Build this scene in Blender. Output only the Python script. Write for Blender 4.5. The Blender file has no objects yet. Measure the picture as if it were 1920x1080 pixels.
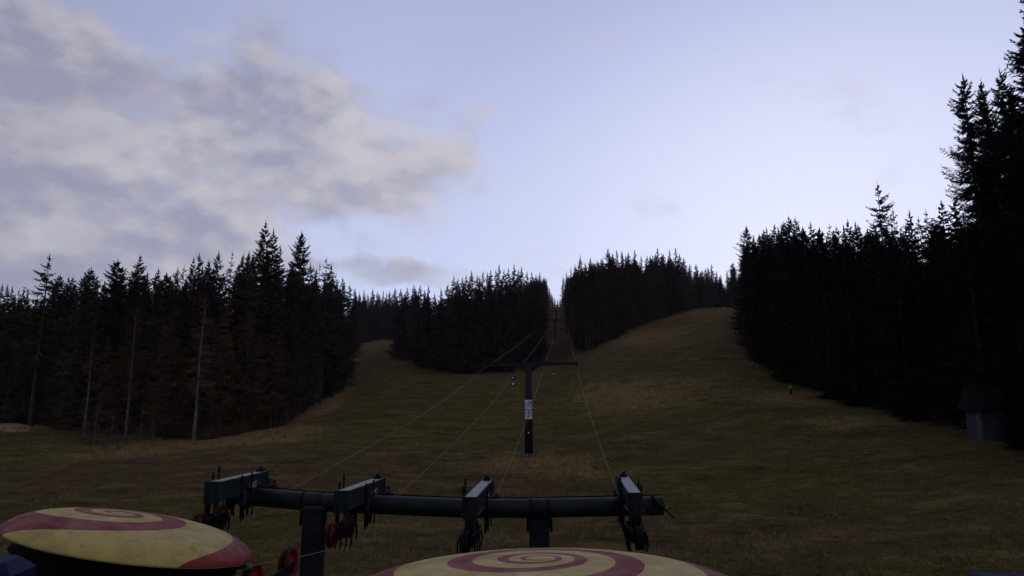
import bpy, math, random
import numpy as np
from mathutils import Vector, Matrix, Euler

random.seed(5)
rng = np.random.default_rng(5)
sc = bpy.context.scene
C = sc.collection

# ------------------------------------------------------------------ camera
FPX = 1321.0                       # focal length in pixels of the 1920 wide frame
PITCH = math.radians(9.9)
cam_d = bpy.data.cameras.new("camera")
cam_d.sensor_width = 36.0
cam_d.lens = 36.0 * FPX / 1920.0
cam_d.clip_start = 0.1
cam_d.clip_end = 20000
cam = bpy.data.objects.new("camera", cam_d)
C.objects.link(cam)
cam.location = (0, 0, 0)
cam.rotation_euler = (math.radians(90) + PITCH, 0, 0)
sc.camera = cam

def ray(px, py):
    u = (px - 960) / FPX
    v = (540 - py) / FPX
    return Vector((u, math.cos(PITCH) - v * math.sin(PITCH), math.sin(PITCH) + v * math.cos(PITCH)))

def P(px, py, d):
    """world point at forward distance d seen in that direction"""
    r = ray(px, py)
    return r * (d / r.y)

# ------------------------------------------------------------------ light
SUN_EL = math.radians(6.0)
SUN_AZ = math.radians(24.0)         # to the right of straight ahead, behind the ridge
sc.view_settings.view_transform = 'Standard'
sc.view_settings.look = 'None'
sc.view_settings.exposure = 0.0
sc.view_settings.gamma = 1.0
sc.view_settings.use_curve_mapping = False

sun_d = bpy.data.lights.new("sun", 'SUN')
sun_d.energy = 0.35
sun_d.angle = math.radians(14)
sun_d.color = (1.0, 0.9, 0.82)
sun = bpy.data.objects.new("sun", sun_d)
C.objects.link(sun)
sv = Vector((math.sin(SUN_AZ) * math.cos(SUN_EL), math.cos(SUN_AZ) * math.cos(SUN_EL), math.sin(SUN_EL)))
sun.rotation_euler = sv.to_track_quat('Z', 'Y').to_euler()

w = bpy.data.worlds.new("World")
sc.world = w
w.use_nodes = True
nt = w.node_tree
nt.nodes.clear()

class NT:
    """tiny node helper"""
    def __init__(s, t): s.t = t
    def n(s, kind, **kw):
        nd = s.t.nodes.new(kind)
        for k, v in kw.items(): setattr(nd, k, v)
        return nd
    def link(s, a, b): s.t.links.new(a, b)
    def put(s, sock, v):
        if hasattr(v, 'is_output') or isinstance(v, bpy.types.NodeSocket): s.link(v, sock)
        else: sock.default_value = v
    def m(s, op, a, b=None, c=None, clamp=False):
        nd = s.n('ShaderNodeMath', operation=op, use_clamp=clamp)
        s.put(nd.inputs[0], a)
        if b is not None: s.put(nd.inputs[1], b)
        if c is not None: s.put(nd.inputs[2], c)
        return nd.outputs[0]
    def ss(s, x, a, b, lo=0.0, hi=1.0):
        nd = s.n('ShaderNodeMapRange', interpolation_type='SMOOTHSTEP')
        s.put(nd.inputs[0], x); nd.inputs[1].default_value = a; nd.inputs[2].default_value = b
        nd.inputs[3].default_value = lo; nd.inputs[4].default_value = hi
        return nd.outputs[0]
    def mix(s, f, a, b, mode='MIX'):
        nd = s.n('ShaderNodeMix', data_type='RGBA', blend_type=mode)
        s.put(nd.inputs[0], f)
        s.put(nd.inputs[6], a if not isinstance(a, tuple) else (*a, 1)[:4])
        s.put(nd.inputs[7], b if not isinstance(b, tuple) else (*b, 1)[:4])
        return nd.outputs[2]
    def noise(s, vec, scale, detail=4, rough=0.5, dist=0.0):
        nd = s.n('ShaderNodeTexNoise')
        s.put(nd.inputs['Vector'], vec)
        nd.inputs['Scale'].default_value = scale; nd.inputs['Detail'].default_value = detail
        nd.inputs['Roughness'].default_value = rough; nd.inputs['Distortion'].default_value = dist
        return nd.outputs[0]
    def xyz(s, vec):
        nd = s.n('ShaderNodeSeparateXYZ'); s.put(nd.inputs[0], vec); return nd.outputs
    def comb(s, x, y, z):
        nd = s.n('ShaderNodeCombineXYZ')
        s.put(nd.inputs[0], x); s.put(nd.inputs[1], y); s.put(nd.inputs[2], z)
        return nd.outputs[0]

T = NT(nt)
tc = T.n('ShaderNodeTexCoord').outputs['Generated']
dx, dy, dz = T.xyz(tc)
az = T.m('ARCTAN2', dx, dy)
el = T.m('ARCSINE', dz)
nish = T.n('ShaderNodeTexSky', sky_type='NISHITA')
nish.sun_disc = False
nish.sun_elevation = SUN_EL
nish.sun_rotation = SUN_AZ
nish.altitude = 1400
nish.air_density = 1.0
nish.dust_density = 1.5
nish.ozone_density = 3.0
# even high veil over the blue: pale lavender, brightest above the ridge where the sun has gone
veil = T.mix(T.ss(el, 0.0, 0.75), (6.9, 7.5, 10.2), (4.2, 4.6, 7.2))
ddx = T.m('SUBTRACT', az, 0.42)
ddy = T.m('MULTIPLY', T.m('SUBTRACT', el, 0.22), 1.3)
dist = T.m('SQRT', T.m('ADD', T.m('MULTIPLY', ddx, ddx), T.m('MULTIPLY', ddy, ddy)))
glow = T.ss(dist, 0.0, 0.62, 1.0, 0.0)
veil = T.mix(T.m('MULTIPLY', glow, 0.75), veil, (9.4, 9.5, 11.8))
leftdim = T.ss(az, -0.75, -0.15, 0.72, 1.0)
cc = T.comb(leftdim, leftdim, leftdim)
veil = T.mix(1.0, veil, cc, 'MULTIPLY')
base = T.mix(0.10, veil, nish.outputs[0])
# clouds: drifts anchored to directions in the sky, broken up by noise
def dirof(px, py):
    r = ray(px, py).normalized()
    return math.atan2(r.x, r.y), math.asin(r.z)
blobs = [  # px, py, rx, ry, weight
    (60, 170, 230, 130, 1.0), (250, 190, 170, 90, 0.95), (520, 120, 150, 80, 0.9), (200, 320, 230, 90, 1.0),
    (430, 250, 260, 100, 0.85), (700, 225, 240, 75, 0.9), (560, 330, 230, 80, 0.9), (790, 345, 120, 80, 0.75),
    (60, 400, 220, 110, 1.0), (250, 420, 210, 80, 0.85), (30, 30, 160, 60, 0.7), (380, 440, 240, 70, 0.65),
    (740, 515, 200, 36, 0.8), (1050, 500, 110, 45, 0.5), (80, 500, 260, 80, 0.95), (560, 480, 120, 50, 0.3),
    ]
sumb = None
wn = T.n('ShaderNodeTexNoise'); T.put(wn.inputs['Vector'], T.comb(az, el, 0.0)); wn.inputs['Scale'].default_value = 9
wn.inputs['Detail'].default_value = 5; wn.inputs['Roughness'].default_value = 0.55
wx, wy, wz = T.xyz(wn.outputs['Color'])
azw = T.m('ADD', az, T.m('MULTIPLY', T.m('SUBTRACT', wx, 0.5), 0.16))
elw = T.m('ADD', el, T.m('MULTIPLY', T.m('SUBTRACT', wy, 0.5), 0.11))
for (px, py, rx, ry, wt) in blobs:
    a0, e0 = dirof(px, py)
    a = T.m('MULTIPLY', T.m('SUBTRACT', azw, a0), FPX * 0.95 / rx)
    e = T.m('MULTIPLY', T.m('SUBTRACT', elw, e0), FPX * 0.98 / ry)
    q = T.m('ADD', T.m('MULTIPLY', a, a), T.m('MULTIPLY', e, e))
    b = T.ss(q, 0.0, 1.6, wt, 0.0)
    sumb = b if sumb is None else T.m('ADD', sumb, b)
sumb = T.m('MINIMUM', sumb, 1.25)
back = T.ss(T.m('ABSOLUTE', az), 0.85, 1.4, 0.0, 0.7)
sumb = T.m('MAXIMUM', sumb, back)
cn = T.noise(T.comb(az, T.m('MULTIPLY', el, 1.6), 0.0), 7.0, 6, 0.5, 0.1)
dens = T.ss(T.m('ADD', T.m('MULTIPLY', sumb, 0.8), T.m('MULTIPLY', T.m('SUBTRACT', cn, 0.5), 2.3)), 0.14, 0.95)
n2 = T.noise(T.comb(az, T.m('MULTIPLY', el, 1.6), 3.7), 7.0, 5, 0.5, 0.2)
# cloud tops catch more light than their bellies: compare with the field a little higher up
n3 = T.noise(T.comb(T.m('ADD', az, 0.008), T.m('MULTIPLY', T.m('ADD', el, 0.022), 1.6), 0.0), 7.0, 6, 0.5, 0.1)
top = T.ss(T.m('SUBTRACT', cn, n3), -0.09, 0.11)
lit = T.m('ADD', T.m('MULTIPLY', top, 0.6), T.ss(n2, 0.35, 0.68, 0.0, 0.45), clamp=True)
lit = T.m('ADD', lit, T.ss(az, -0.6, 0.1, -0.18, 0.35), clamp=True)
cloud = T.mix(lit, (2.9, 2.9, 3.8), (5.8, 5.4, 5.6))
final = T.mix(T.m('MULTIPLY', dens, 0.8), base, cloud)
bg = T.n('ShaderNodeBackground')
T.link(final, bg.inputs[0])
bg.inputs[1].default_value = 0.1
T.link(bg.outputs[0], T.n('ShaderNodeOutputWorld').inputs[0])

# ------------------------------------------------------------------ helpers
def tag(o, label=None, cat=None, group=None, kind=None):
    if label: o['label'] = label
    if cat: o['category'] = cat
    if group: o['group'] = group
    if kind: o['kind'] = kind
    return o

def empty(name, loc, rz=0.0):
    o = bpy.data.objects.new(name, None)
    o.empty_display_size = 0.2
    C.objects.link(o)
    o.location = loc
    o.rotation_euler = (0, 0, rz)
    return o

def np_mesh(name, V, F, smooth=False, mat=None):
    """V (n,3) float, F (m,k) int"""
    me = bpy.data.meshes.new(name)
    V = np.asarray(V, dtype=np.float32); F = np.asarray(F, dtype=np.int32)
    m, k = F.shape
    me.vertices.add(len(V)); me.vertices.foreach_set('co', V.ravel())
    me.loops.add(m * k); me.loops.foreach_set('vertex_index', F.ravel())
    me.polygons.add(m)
    me.polygons.foreach_set('loop_start', np.arange(0, m * k, k, dtype=np.int32))
    me.polygons.foreach_set('loop_total', np.full(m, k, dtype=np.int32))
    if smooth: me.polygons.foreach_set('use_smooth', np.ones(m, dtype=bool))
    me.update(calc_edges=True)
    if mat: me.materials.append(mat)
    return me

class MB:
    def __init__(s): s.v = []; s.f = []; s.sm = []; s.mi = []
    def add(s, vs, fs, smooth=False, mi=0):
        b = len(s.v); s.v += [tuple(v) for v in vs]
        for f in fs:
            s.f.append(tuple(i + b for i in f)); s.sm.append(smooth); s.mi.append(mi)
    def box(s, c, size, rot=None, mi=0, bev=0.0):
        x, y, z = [q / 2 for q in size]
        if bev > 0:
            # box with chamfered vertical and horizontal edges
            pts = []
            b = bev
            for (zz, k) in ((-z, b), (-z + b, 0), (z - b, 0), (z, b)):
                X, Y = x - k, y - k
                pts += [(-X + b, -Y, zz), (X - b, -Y, zz), (X, -Y + b, zz), (X, Y - b, zz), (X - b, Y, zz), (-X + b, Y, zz), (-X, Y - b, zz), (-X, -Y + b, zz)]
            fs = [tuple(range(7, -1, -1)), tuple(range(24, 32))]
            for r in range(3):
                for i in range(8):
                    j = (i + 1) % 8
                    fs.append((r * 8 + i, r * 8 + j, (r + 1) * 8 + j, (r + 1) * 8 + i))
        else:
            pts = [(-x, -y, -z), (x, -y, -z), (x, y, -z), (-x, y, -z), (-x, -y, z), (x, -y, z), (x, y, z), (-x, y, z)]
            fs = [(3, 2, 1, 0), (4, 5, 6, 7), (0, 1, 5, 4), (1, 2, 6, 5), (2, 3, 7, 6), (3, 0, 4, 7)]
        M = rot if rot is not None else Matrix.Identity(3)
        c = Vector(c)
        s.add([M @ Vector(p) + c for p in pts], fs, mi=mi)
        return s
    def tube(s, pts, rad, n=10, caps=True, mi=0, smooth=True):
        pts = [Vector(p) for p in pts]
        if not hasattr(rad, '__len__'): rad = [rad] * len(pts)
        vs = []; fs = []
        up = None
        for i, p in enumerate(pts):
            a = pts[max(i - 1, 0)]; b = pts[min(i + 1, len(pts) - 1)]
            t = (b - a).normalized()
            if up is None:
                up = Vector((0, 0, 1)) if abs(t.z) < 0.9 else Vector((1, 0, 0))
            e1 = t.cross(up).normalized(); e2 = e1.cross(t).normalized(); up = e2
            for k in range(n):
                q = 2 * math.pi * k / n
                vs.append(p + (e1 * math.cos(q) + e2 * math.sin(q)) * rad[i])
        for i in range(len(pts) - 1):
            for k in range(n):
                j = (k + 1) % n
                fs.append((i * n + k, i * n + j, (i + 1) * n + j, (i + 1) * n + k))
        s.add(vs, fs, smooth, mi)
        if caps:
            b = len(s.v) - len(vs)
            s.f.append(tuple(b + k for k in range(n))[::-1]); s.sm.append(False); s.mi.append(mi)
            s.f.append(tuple(b + (len(pts) - 1) * n + k for k in range(n))); s.sm.append(False); s.mi.append(mi)
        return s
    def lathe(s, prof, n=48, M=None, mi=0, smooth=True):
        """profile (r,z) pairs turned round z"""
        M = M or Matrix.Identity(4)
        vs = []; fs = []
        for (r, z) in prof:
            for k in range(n):
                q = 2 * math.pi * k / n
                vs.append(M @ Vector((r * math.cos(q), r * math.sin(q), z)))
        for i in range(len(prof) - 1):
            for k in range(n):
                j = (k + 1) % n
                fs.append((i * n + k, (i + 1) * n + k, (i + 1) * n + j, i * n + j))
        s.add(vs, fs, smooth, mi)
        return s
    def build(s, name, mats, parent=None, loc=None):
        me = bpy.data.meshes.new(name)
        me.from_pydata(s.v, [], s.f)
        me.polygons.foreach_set('use_smooth', s.sm)
        if not isinstance(mats, (list, tuple)): mats = [mats]
        for m in mats: me.materials.append(m)
        me.polygons.foreach_set('material_index', s.mi)
        me.update()
        o = bpy.data.objects.new(name, me)
        C.objects.link(o)
        if parent: o.parent = parent
        if loc: o.location = loc
        return o

def copy_tree(o, parent=None):
    c = o.copy(); C.objects.link(c); c.parent = parent
    for ch in list(o.children): copy_tree(ch, c)
    return c

def mat(name, col, rough=0.6, metal=0.0, var=0.0, scale=3.0, col2=None, bump=0.0, coord='Object', spec=0.5, objvar=0.0):
    m = bpy.data.materials.new(name)
    m.use_nodes = True
    t = NT(m.node_tree)
    b = m.node_tree.nodes['Principled BSDF']
    b.inputs['Roughness'].default_value = rough
    b.inputs['Metallic'].default_value = metal
    b.inputs['Specular IOR Level'].default_value = spec
    tcn = t.n('ShaderNodeTexCoord').outputs[coord] if coord != 'World' else t.n('ShaderNodeNewGeometry').outputs['Position']
    nz = t.noise(tcn, scale, 6, 0.6)
    c2 = col2 or tuple(max(0, c * (1 - var)) for c in col)
    c1 = col if col2 else tuple(min(1, c * (1 + var)) for c in col)
    out = t.mix(t.ss(nz, 0.35, 0.65), c1, c2)
    if objvar > 0:
        r = t.n('ShaderNodeObjectInfo').outputs['Random']
        k = t.m('ADD', t.m('MULTIPLY', r, objvar * 2), 1 - objvar)
        out = t.mix(1.0, out, t.comb(k, k, k), 'MULTIPLY')
    t.link(out, b.inputs['Base Color'])
    if bump > 0:
        bn = t.n('ShaderNodeBump'); bn.inputs['Strength'].default_value = bump
        t.link(t.noise(tcn, scale * 6, 4, 0.6), bn.inputs['Height'])
        t.link(bn.outputs[0], b.inputs['Normal'])
    return m

M_steel = mat('dark_blue_steel', (0.005, 0.0085, 0.0105), 0.5, 0.0, 0.5, 2.5, bump=0.08, spec=0.11)
M_steel2 = mat('weathered_steel', (0.004, 0.0042, 0.005), 0.65, 0.0, 0.4, 5, spec=0.07)
M_galv = mat('galvanised_top', (0.085, 0.095, 0.10), 0.5, 0.0, 0.4, 7, bump=0.1)
M_red = mat('red_sheave', (0.075, 0.003, 0.005), 0.6, 0.0, 0.4, 6, spec=0.08)
M_black = mat('black_rubber', (0.005, 0.005, 0.006), 0.85, 0.0, 0.3, 8, spec=0.03)
M_rope = mat('steel_rope', (0.13, 0.10, 0.068), 0.55, 0.0, 0.3, 2, spec=0.03)
M_ropef = mat('steel_rope_far', (0.16, 0.14, 0.11), 0.55, 0.0, 0.3, 2, spec=0.03)
M_pyl = mat('pylon_steel', (0.005, 0.005, 0.006), 0.7, 0.0, 0.3, 2, spec=0.2)
M_white = mat('white_plastic', (0.55, 0.56, 0.6), 0.5, 0.0, 0.1, 5, spec=0.03)
M_conc = mat('pale_concrete', (0.06, 0.055, 0.045), 0.9, 0.0, 0.3, 3, bump=0.3, spec=0.03)
M_blue = mat('blue_cover', (0.003, 0.005, 0.028), 0.6, 0.0, 0.4, 3, spec=0.06)
M_blue_pale = mat('pale_blue_mark', (0.035, 0.035, 0.07), 0.6, 0.0, 0.3, 6)
M_bark = mat('spruce_bark', (0.035, 0.028, 0.024), 0.9, 0.0, 0.4, 4, bump=0.4, spec=0.03)
M_bark_pale = mat('pale_bark', (0.088, 0.072, 0.060), 0.9, 0.0, 0.45, 2.5, bump=0.4, spec=0.03)
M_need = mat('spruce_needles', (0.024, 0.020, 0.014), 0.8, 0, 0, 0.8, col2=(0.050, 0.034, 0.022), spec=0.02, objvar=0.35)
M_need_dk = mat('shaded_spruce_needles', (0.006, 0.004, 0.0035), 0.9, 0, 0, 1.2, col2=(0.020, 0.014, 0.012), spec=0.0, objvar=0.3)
M_need_br = mat('brown_needles', (0.078, 0.047, 0.022), 0.8, 0, 0, 1.0, col2=(0.045, 0.029, 0.015), spec=0.02, objvar=0.3)
M_twig = mat('bare_twigs', (0.045, 0.033, 0.022), 0.9, 0, 0.4, 3, spec=0.03)
M_wood = mat('dark_shingle', (0.010, 0.009, 0.009), 0.9, 0, 0.5, 3, bump=0.5, spec=0.03)
M_hutw = mat('pale_hut_wall', (0.038, 0.038, 0.050), 0.9, 0, 0.2, 3, spec=0.03)
M_hutp = mat('hut_corner_post', (0.12, 0.115, 0.115), 0.9, 0, 0.3, 3, spec=0.03)
M_log = mat('dry_straw', (0.15, 0.10, 0.055), 0.9, 0, 0.4, 3, bump=0.4, spec=0.03)

# ------------------------------------------------------------------ terrain
TD = np.array([14, 25, 40, 60, 90, 130, 180, 250, 350, 500], float)
TAB = {
    -500: [1340, 1090, 965, 890, 820, 790, 770, 760, 752, 745],
    0:    [1340, 1088, 960, 880, 803, 775, 757, 745, 735, 730],
    200:  [1340, 1087, 958, 876, 803, 770, 750, 735, 722, 715],
    375:  [1340, 1087, 955, 866, 802, 765, 742, 725, 710, 700],
    560:  [1340, 1086, 946, 862, 790, 742, 715, 700, 685, 672],
    655:  [1340, 1086, 942, 860, 785, 730, 692, 665, 640, 630],
    700:  [1340, 1086, 940, 860, 784, 730, 692, 650, 626, 622],
    760:  [1340, 1086, 940, 860, 783, 730, 692, 655, 628, 622],
    850:  [1340, 1086, 940, 860, 782, 728, 690, 655, 628, 615],
    990:  [1340, 1086, 940, 858, 780, 724, 684, 645, 603, 572],
    1045: [1340, 1086, 940, 858, 778, 718, 678, 640, 600, 566],
    1100: [1340, 1086, 940, 855, 770, 684, 640, 605, 590, 575],
    1180: [1340, 1086, 940, 850, 765, 680, 626, 592, 580, 575],
    1250: [1340, 1086, 940, 848, 757, 672, 618, 588, 583, 580],
    1320: [1340, 1086, 940, 845, 748, 662, 608, 580, 579, 578],
    1390: [1340, 1086, 938, 842, 740, 650, 598, 576, 577, 578],
    1480: [1340, 1086, 938, 838, 736, 672, 625, 600, 595, 590],
    1560: [1340, 1086, 936, 832, 735, 685, 650, 625, 615, 610],
    1700: [1340, 1086, 932, 808, 748, 715, 690, 670, 660, 650],
    1850: [1340, 1080, 900, 812, 770, 745, 725, 705, 690, 680],
    2300: [1340, 1060, 880, 820, 790, 765, 745, 735, 725, 720],
}
keys = sorted(TAB)
Zt = np.array([[P(k, py, d).z for py, d in zip(TAB[k], TD)] for k in keys])
At = np.array([(k - 960) / FPX / 1.015 for k in keys])
NA, ND = 400, 240
ga = np.linspace(At[0], At[-1], NA)
gl = np.linspace(math.log(14), math.log(500), ND)
Z1 = np.array([np.interp(gl, np.log(TD), row) for row in Zt])         # keys x ND
Z2 = np.array([np.interp(ga, At, Z1[:, j]) for j in range(ND)]).T      # NA x ND
for _ in range(14):
    Zp = np.pad(Z2, 2, mode='edge')
    Z2 = (Zp[:-4, 2:-2] + Zp[1:-3, 2:-2] + Zp[2:-2, 2:-2] + Zp[3:-1, 2:-2] + Zp[4:, 2:-2]) / 5
    Zp = np.pad(Z2, 2, mode='edge')
    Z2 = (Zp[2:-2, :-4] + Zp[2:-2, 1:-3] + Zp[2:-2, 2:-2] + Zp[2:-2, 3:-1] + Zp[2:-2, 4:]) / 5

def ground(X, Y):
    X = np.atleast_1d(np.asarray(X, float)); Y = np.atleast_1d(np.asarray(Y, float))
    Yc = np.maximum(Y, 10.0)
    a = np.clip(X / Yc, ga[0], ga[-1])
    r = np.log(np.clip(Yc, 14, 499.9))
    i = np.clip((a - ga[0]) / (ga[-1] - ga[0]) * (NA - 1), 0, NA - 1.001)
    j = np.clip((r - gl[0]) / (gl[-1] - gl[0]) * (ND - 1), 0, ND - 1.001)
    i0 = i.astype(int); j0 = j.astype(int); fi = i - i0; fj = j - j0
    z = (Z2[i0, j0] * (1 - fi) * (1 - fj) + Z2[i0 + 1, j0] * fi * (1 - fj) + Z2[i0, j0 + 1] * (1 - fi) * fj + Z2[i0 + 1, j0 + 1] * fi * fj)
    # small humps
    k = np.clip((Y - 15) / 30, 0, 1)
    z = z + k * (0.10 * np.sin(X * 0.55 + 1.3 * np.sin(Y * 0.21)) * np.sin(Y * 0.47 + X * 0.13) + 0.05 * np.sin(X * 1.7 + Y * 0.9) * np.sin(Y * 1.3 - X * 0.6))
    return z

def gz(x, y): return float(ground(x, y)[0])

def a_of(X, Y): return X / np.maximum(Y, 1.0) * 1.015 * FPX + 960      # compass bearing expressed on the terrain table's scale

# polar sheet out to 4 km
th = np.concatenate([np.radians(np.linspace(-180, -46, 40)), np.radians(np.linspace(-45, 45, 700)), np.radians(np.linspace(46, 179, 40))])
rr = np.concatenate([[0.5, 4, 8, 12], np.geomspace(15, 520, 520), np.geomspace(560, 1800, 10)])
TH, RR = np.meshgrid(th, rr, indexing='ij')
GX = RR * np.sin(TH); GY = RR * np.cos(TH)
GZ = ground(GX, GY)
far = np.clip((RR - 500) / 1300, 0, 1)
GZ = GZ * (1 - far) + far * (-20)
nt_, nr_ = TH.shape
V = np.stack([GX, GY, GZ], -1).reshape(-1, 3)
I, J = np.meshgrid(np.arange(nt_), np.arange(nr_ - 1), indexing='ij')
I2 = (I + 1) % nt_
F = np.stack([I * nr_ + J, I * nr_ + J + 1, I2 * nr_ + J + 1, I2 * nr_ + J], -1).reshape(-1, 4)[:, ::-1]
me = np_mesh('ground', V, F, True)
gobj = bpy.data.objects.new('ground', me); C.objects.link(gobj)
tag(gobj, 'grassy brown and green ski slope rising towards the forest', None, None, 'structure')

def blobmask(X, Y, items):
    """items: (px, py, d, rx_m, ry_m, weight)"""
    out = np.zeros_like(X)
    for (px, py, d, rx, ry, wt) in items:
        c = P(px, py, d)
        q = ((X - c.x) / rx) ** 2 + ((Y - c.y) / ry) ** 2
        out += wt * np.exp(-q)
    return np.clip(out, 0, 1)

STRAW = [(1150, 765, 100, 9, 16, .28), (1210, 800, 86, 12, 10, .22), (400, 828, 73, 8, 2.5, .9), (500, 805, 80, 5, 5, .8), (590, 745, 106, 3.5, 10, .9), (1100, 900, 50, 6, 3, .4), (330, 835, 72, 9, 3.0, .9), (450, 818, 78, 8, 4, .9), (560, 770, 98, 5, 10, .7), (210, 850, 66, 8, 3, .6), (30, 800, 92, 10, 6, .8),
         (1000, 870, 57, 5, 5, .7), (1240, 590, 240, 20, 30, .4), (1180, 640, 170, 12, 30, .5), (1520, 745, 84, 6, 6, .7), (1620, 790, 68, 7, 4, .7),
         (700, 640, 280, 18, 30, .25), (1260, 740, 100, 16, 10, .25), (1380, 600, 180, 22, 50, .28), (620, 725, 120, 3, 12, .7)]
GREEN = [(700, 740, 120, 26, 20, .8), (900, 740, 120, 20, 25, .55), (820, 800, 80, 16, 14, .5), (1420, 710, 105, 9, 12, .8), (1480, 780, 76, 16, 9, .6),
         (1400, 900, 48, 12, 8, .5), (650, 1000, 34, 10, 5, .5), (1150, 980, 34, 6, 5, .5), (150, 830, 75, 14, 8, .5)]
BROWN = [(1045, 650, 220, 8, 60, .8), (1045, 600, 360, 10, 120, .9), (960, 1000, 30, 14, 4, .4), (1500, 1000, 32, 14, 5, .35), (690, 680, 190, 14, 40, .9), (380, 880, 56, 18, 7, .6), (100, 900, 52, 20, 8, .6), (1150, 700, 130, 10, 20, .7), (1150, 830, 66, 10, 6, .5),
         (950, 920, 45, 9, 8, .5), (1300, 640, 150, 16, 30, .4), (560, 880, 52, 9, 6, .6)]
fx = V[:, 0]; fy = V[:, 1]
col = np.stack([blobmask(fx, fy, STRAW), blobmask(fx, fy, GREEN), blobmask(fx, fy, BROWN), np.ones_like(fx)], -1).astype(np.float32)
ca = me.color_attributes.new('zone', 'FLOAT_COLOR', 'POINT')
ca.data.foreach_set('color', col.ravel())

mg = bpy.data.materials.new('alpine_turf'); mg.use_nodes = True
t = NT(mg.node_tree); b = mg.node_tree.nodes['Principled BSDF']
b.inputs['Roughness'].default_value = 0.95; b.inputs['Specular IOR Level'].default_value = 0.0
pos = t.n('ShaderNodeNewGeometry').outputs['Position']
px_, py_, pz_ = t.xyz(pos)
flat = t.comb(px_, t.m('MULTIPLY', py_, 0.75), 0.0)
zn = t.n('ShaderNodeAttribute', attribute_name='zone').outputs['Color']
zr, zg, zb = t.xyz(zn)
streak = t.noise(t.comb(t.m('MULTIPLY', px_, 0.22), t.m('MULTIPLY', py_, 0.40), 0.0), 1.0, 9, 0.78, 0.5)
stones = t.n('ShaderNodeTexVoronoi'); t.put(stones.inputs['Vector'], flat); stones.inputs['Scale'].default_value = 0.8
nA = t.noise(flat, 0.07, 6, 0.6, 0.4)
nB = t.noise(flat, 0.33, 8, 0.72, 0.8)
nC = t.noise(flat, 2.6, 6, 0.7, 0.2)
nD = t.noise(flat, 9.0, 3, 0.7)
c = t.mix(t.ss(nA, 0.35, 0.65), (0.050, 0.041, 0.014), (0.066, 0.047, 0.020))
c = t.mix(t.m('MULTIPLY', t.ss(t.m('ADD', nB, t.m('MULTIPLY', zg, 0.42)), 0.46, 0.72), 0.9), c, (0.050, 0.046, 0.013))
c = t.mix(t.m('MULTIPLY', t.ss(t.m('ADD', t.m('MULTIPLY', nB, 0.8), t.m('MULTIPLY', zb, 0.5)), 0.44, 0.72), 0.85), c, (0.055, 0.037, 0.020))
c = t.mix(t.m('MULTIPLY', t.ss(t.m('ADD', t.m('ADD', t.m('MULTIPLY', nC, 0.45), t.m('MULTIPLY', nB, .3)), t.m('MULTIPLY', zr, 0.34)), 0.42, 0.60), 0.85), c, (0.16, 0.108, 0.045))
c = t.mix(t.ss(nC, 0.58, 0.30, 0.0, 0.7) if False else t.m('MULTIPLY', t.ss(nC, 0.33, 0.5, 1.0, 0.0), 0.65), c, (0.012, 0.010, 0.007))
c = t.mix(t.ss(streak, 0.50, 0.62, 0.0, 0.7), c, (0.105, 0.074, 0.033))
nE = t.noise(flat, 1.1, 9, 0.8, 0.3)
c = t.mix(t.ss(nE, 0.52, 0.68, 0.0, 0.65), c, (0.125, 0.090, 0.042))
c = t.mix(t.ss(nE, 0.34, 0.46, 0.6, 0.0), c, (0.024, 0.019, 0.009))
c = t.mix(t.ss(streak, 0.36, 0.47, 0.75, 0.0), c, (0.020, 0.013, 0.006))
pale = t.m('MULTIPLY', t.ss(stones.outputs[0], 0.06, 0.13, 1.0, 0.0), t.ss(nB, 0.56, 0.62, 0, .8))
c = t.mix(pale, c, (0.26, 0.22, 0.17))
c = t.mix(1.0, c, t.comb(*[t.ss(py_, 34, 85, 0.62, 1.12)] * 3), 'MULTIPLY') if False else c
k = t.ss(nD, 0.25, 0.75, 0.55, 1.45)
c = t.mix(1.0, c, t.comb(k, k, k), 'MULTIPLY')
t.link(c, b.inputs['Base Color'])
bp = t.n('ShaderNodeBump'); bp.inputs['Strength'].default_value = 0.8; bp.inputs['Distance'].default_value = 0.15
t.link(nC, bp.inputs['Height']); t.link(bp.outputs[0], b.inputs['Normal'])
me.materials.append(mg)

# ------------------------------------------------------------------ grass tufts
def tufts(name, X, Y, h, wdt, label, material, nb=4):
    n = len(X)
    Z = ground(X, Y)
    base = np.stack([X, Y, Z - 0.02], -1)[:, None, :] + np.concatenate([rng.normal(0, 0.09, (n, nb, 2)), np.zeros((n, nb, 1))], -1)
    ang = rng.uniform(0, 2 * np.pi, (n, nb))
    side = np.stack([np.cos(ang), np.sin(ang), 0 * ang], -1) * (wdt / 2)
    hh = h[:, None] * rng.uniform(.6, 1.2, (n, nb))
    tip = base + np.stack([rng.normal(0, .35, (n, nb)) * hh, rng.normal(0, .35, (n, nb)) * hh, hh], -1)
    Vv = np.stack([base - side, base + side, tip], 2).reshape(-1, 3)
    Ff = np.arange(len(Vv)).reshape(-1, 3)
    me = np_mesh(name, Vv, Ff, False, material)
    o = bpy.data.objects.new(name, me); C.objects.link(o)
    return tag(o, label, None, None, 'stuff')

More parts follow.
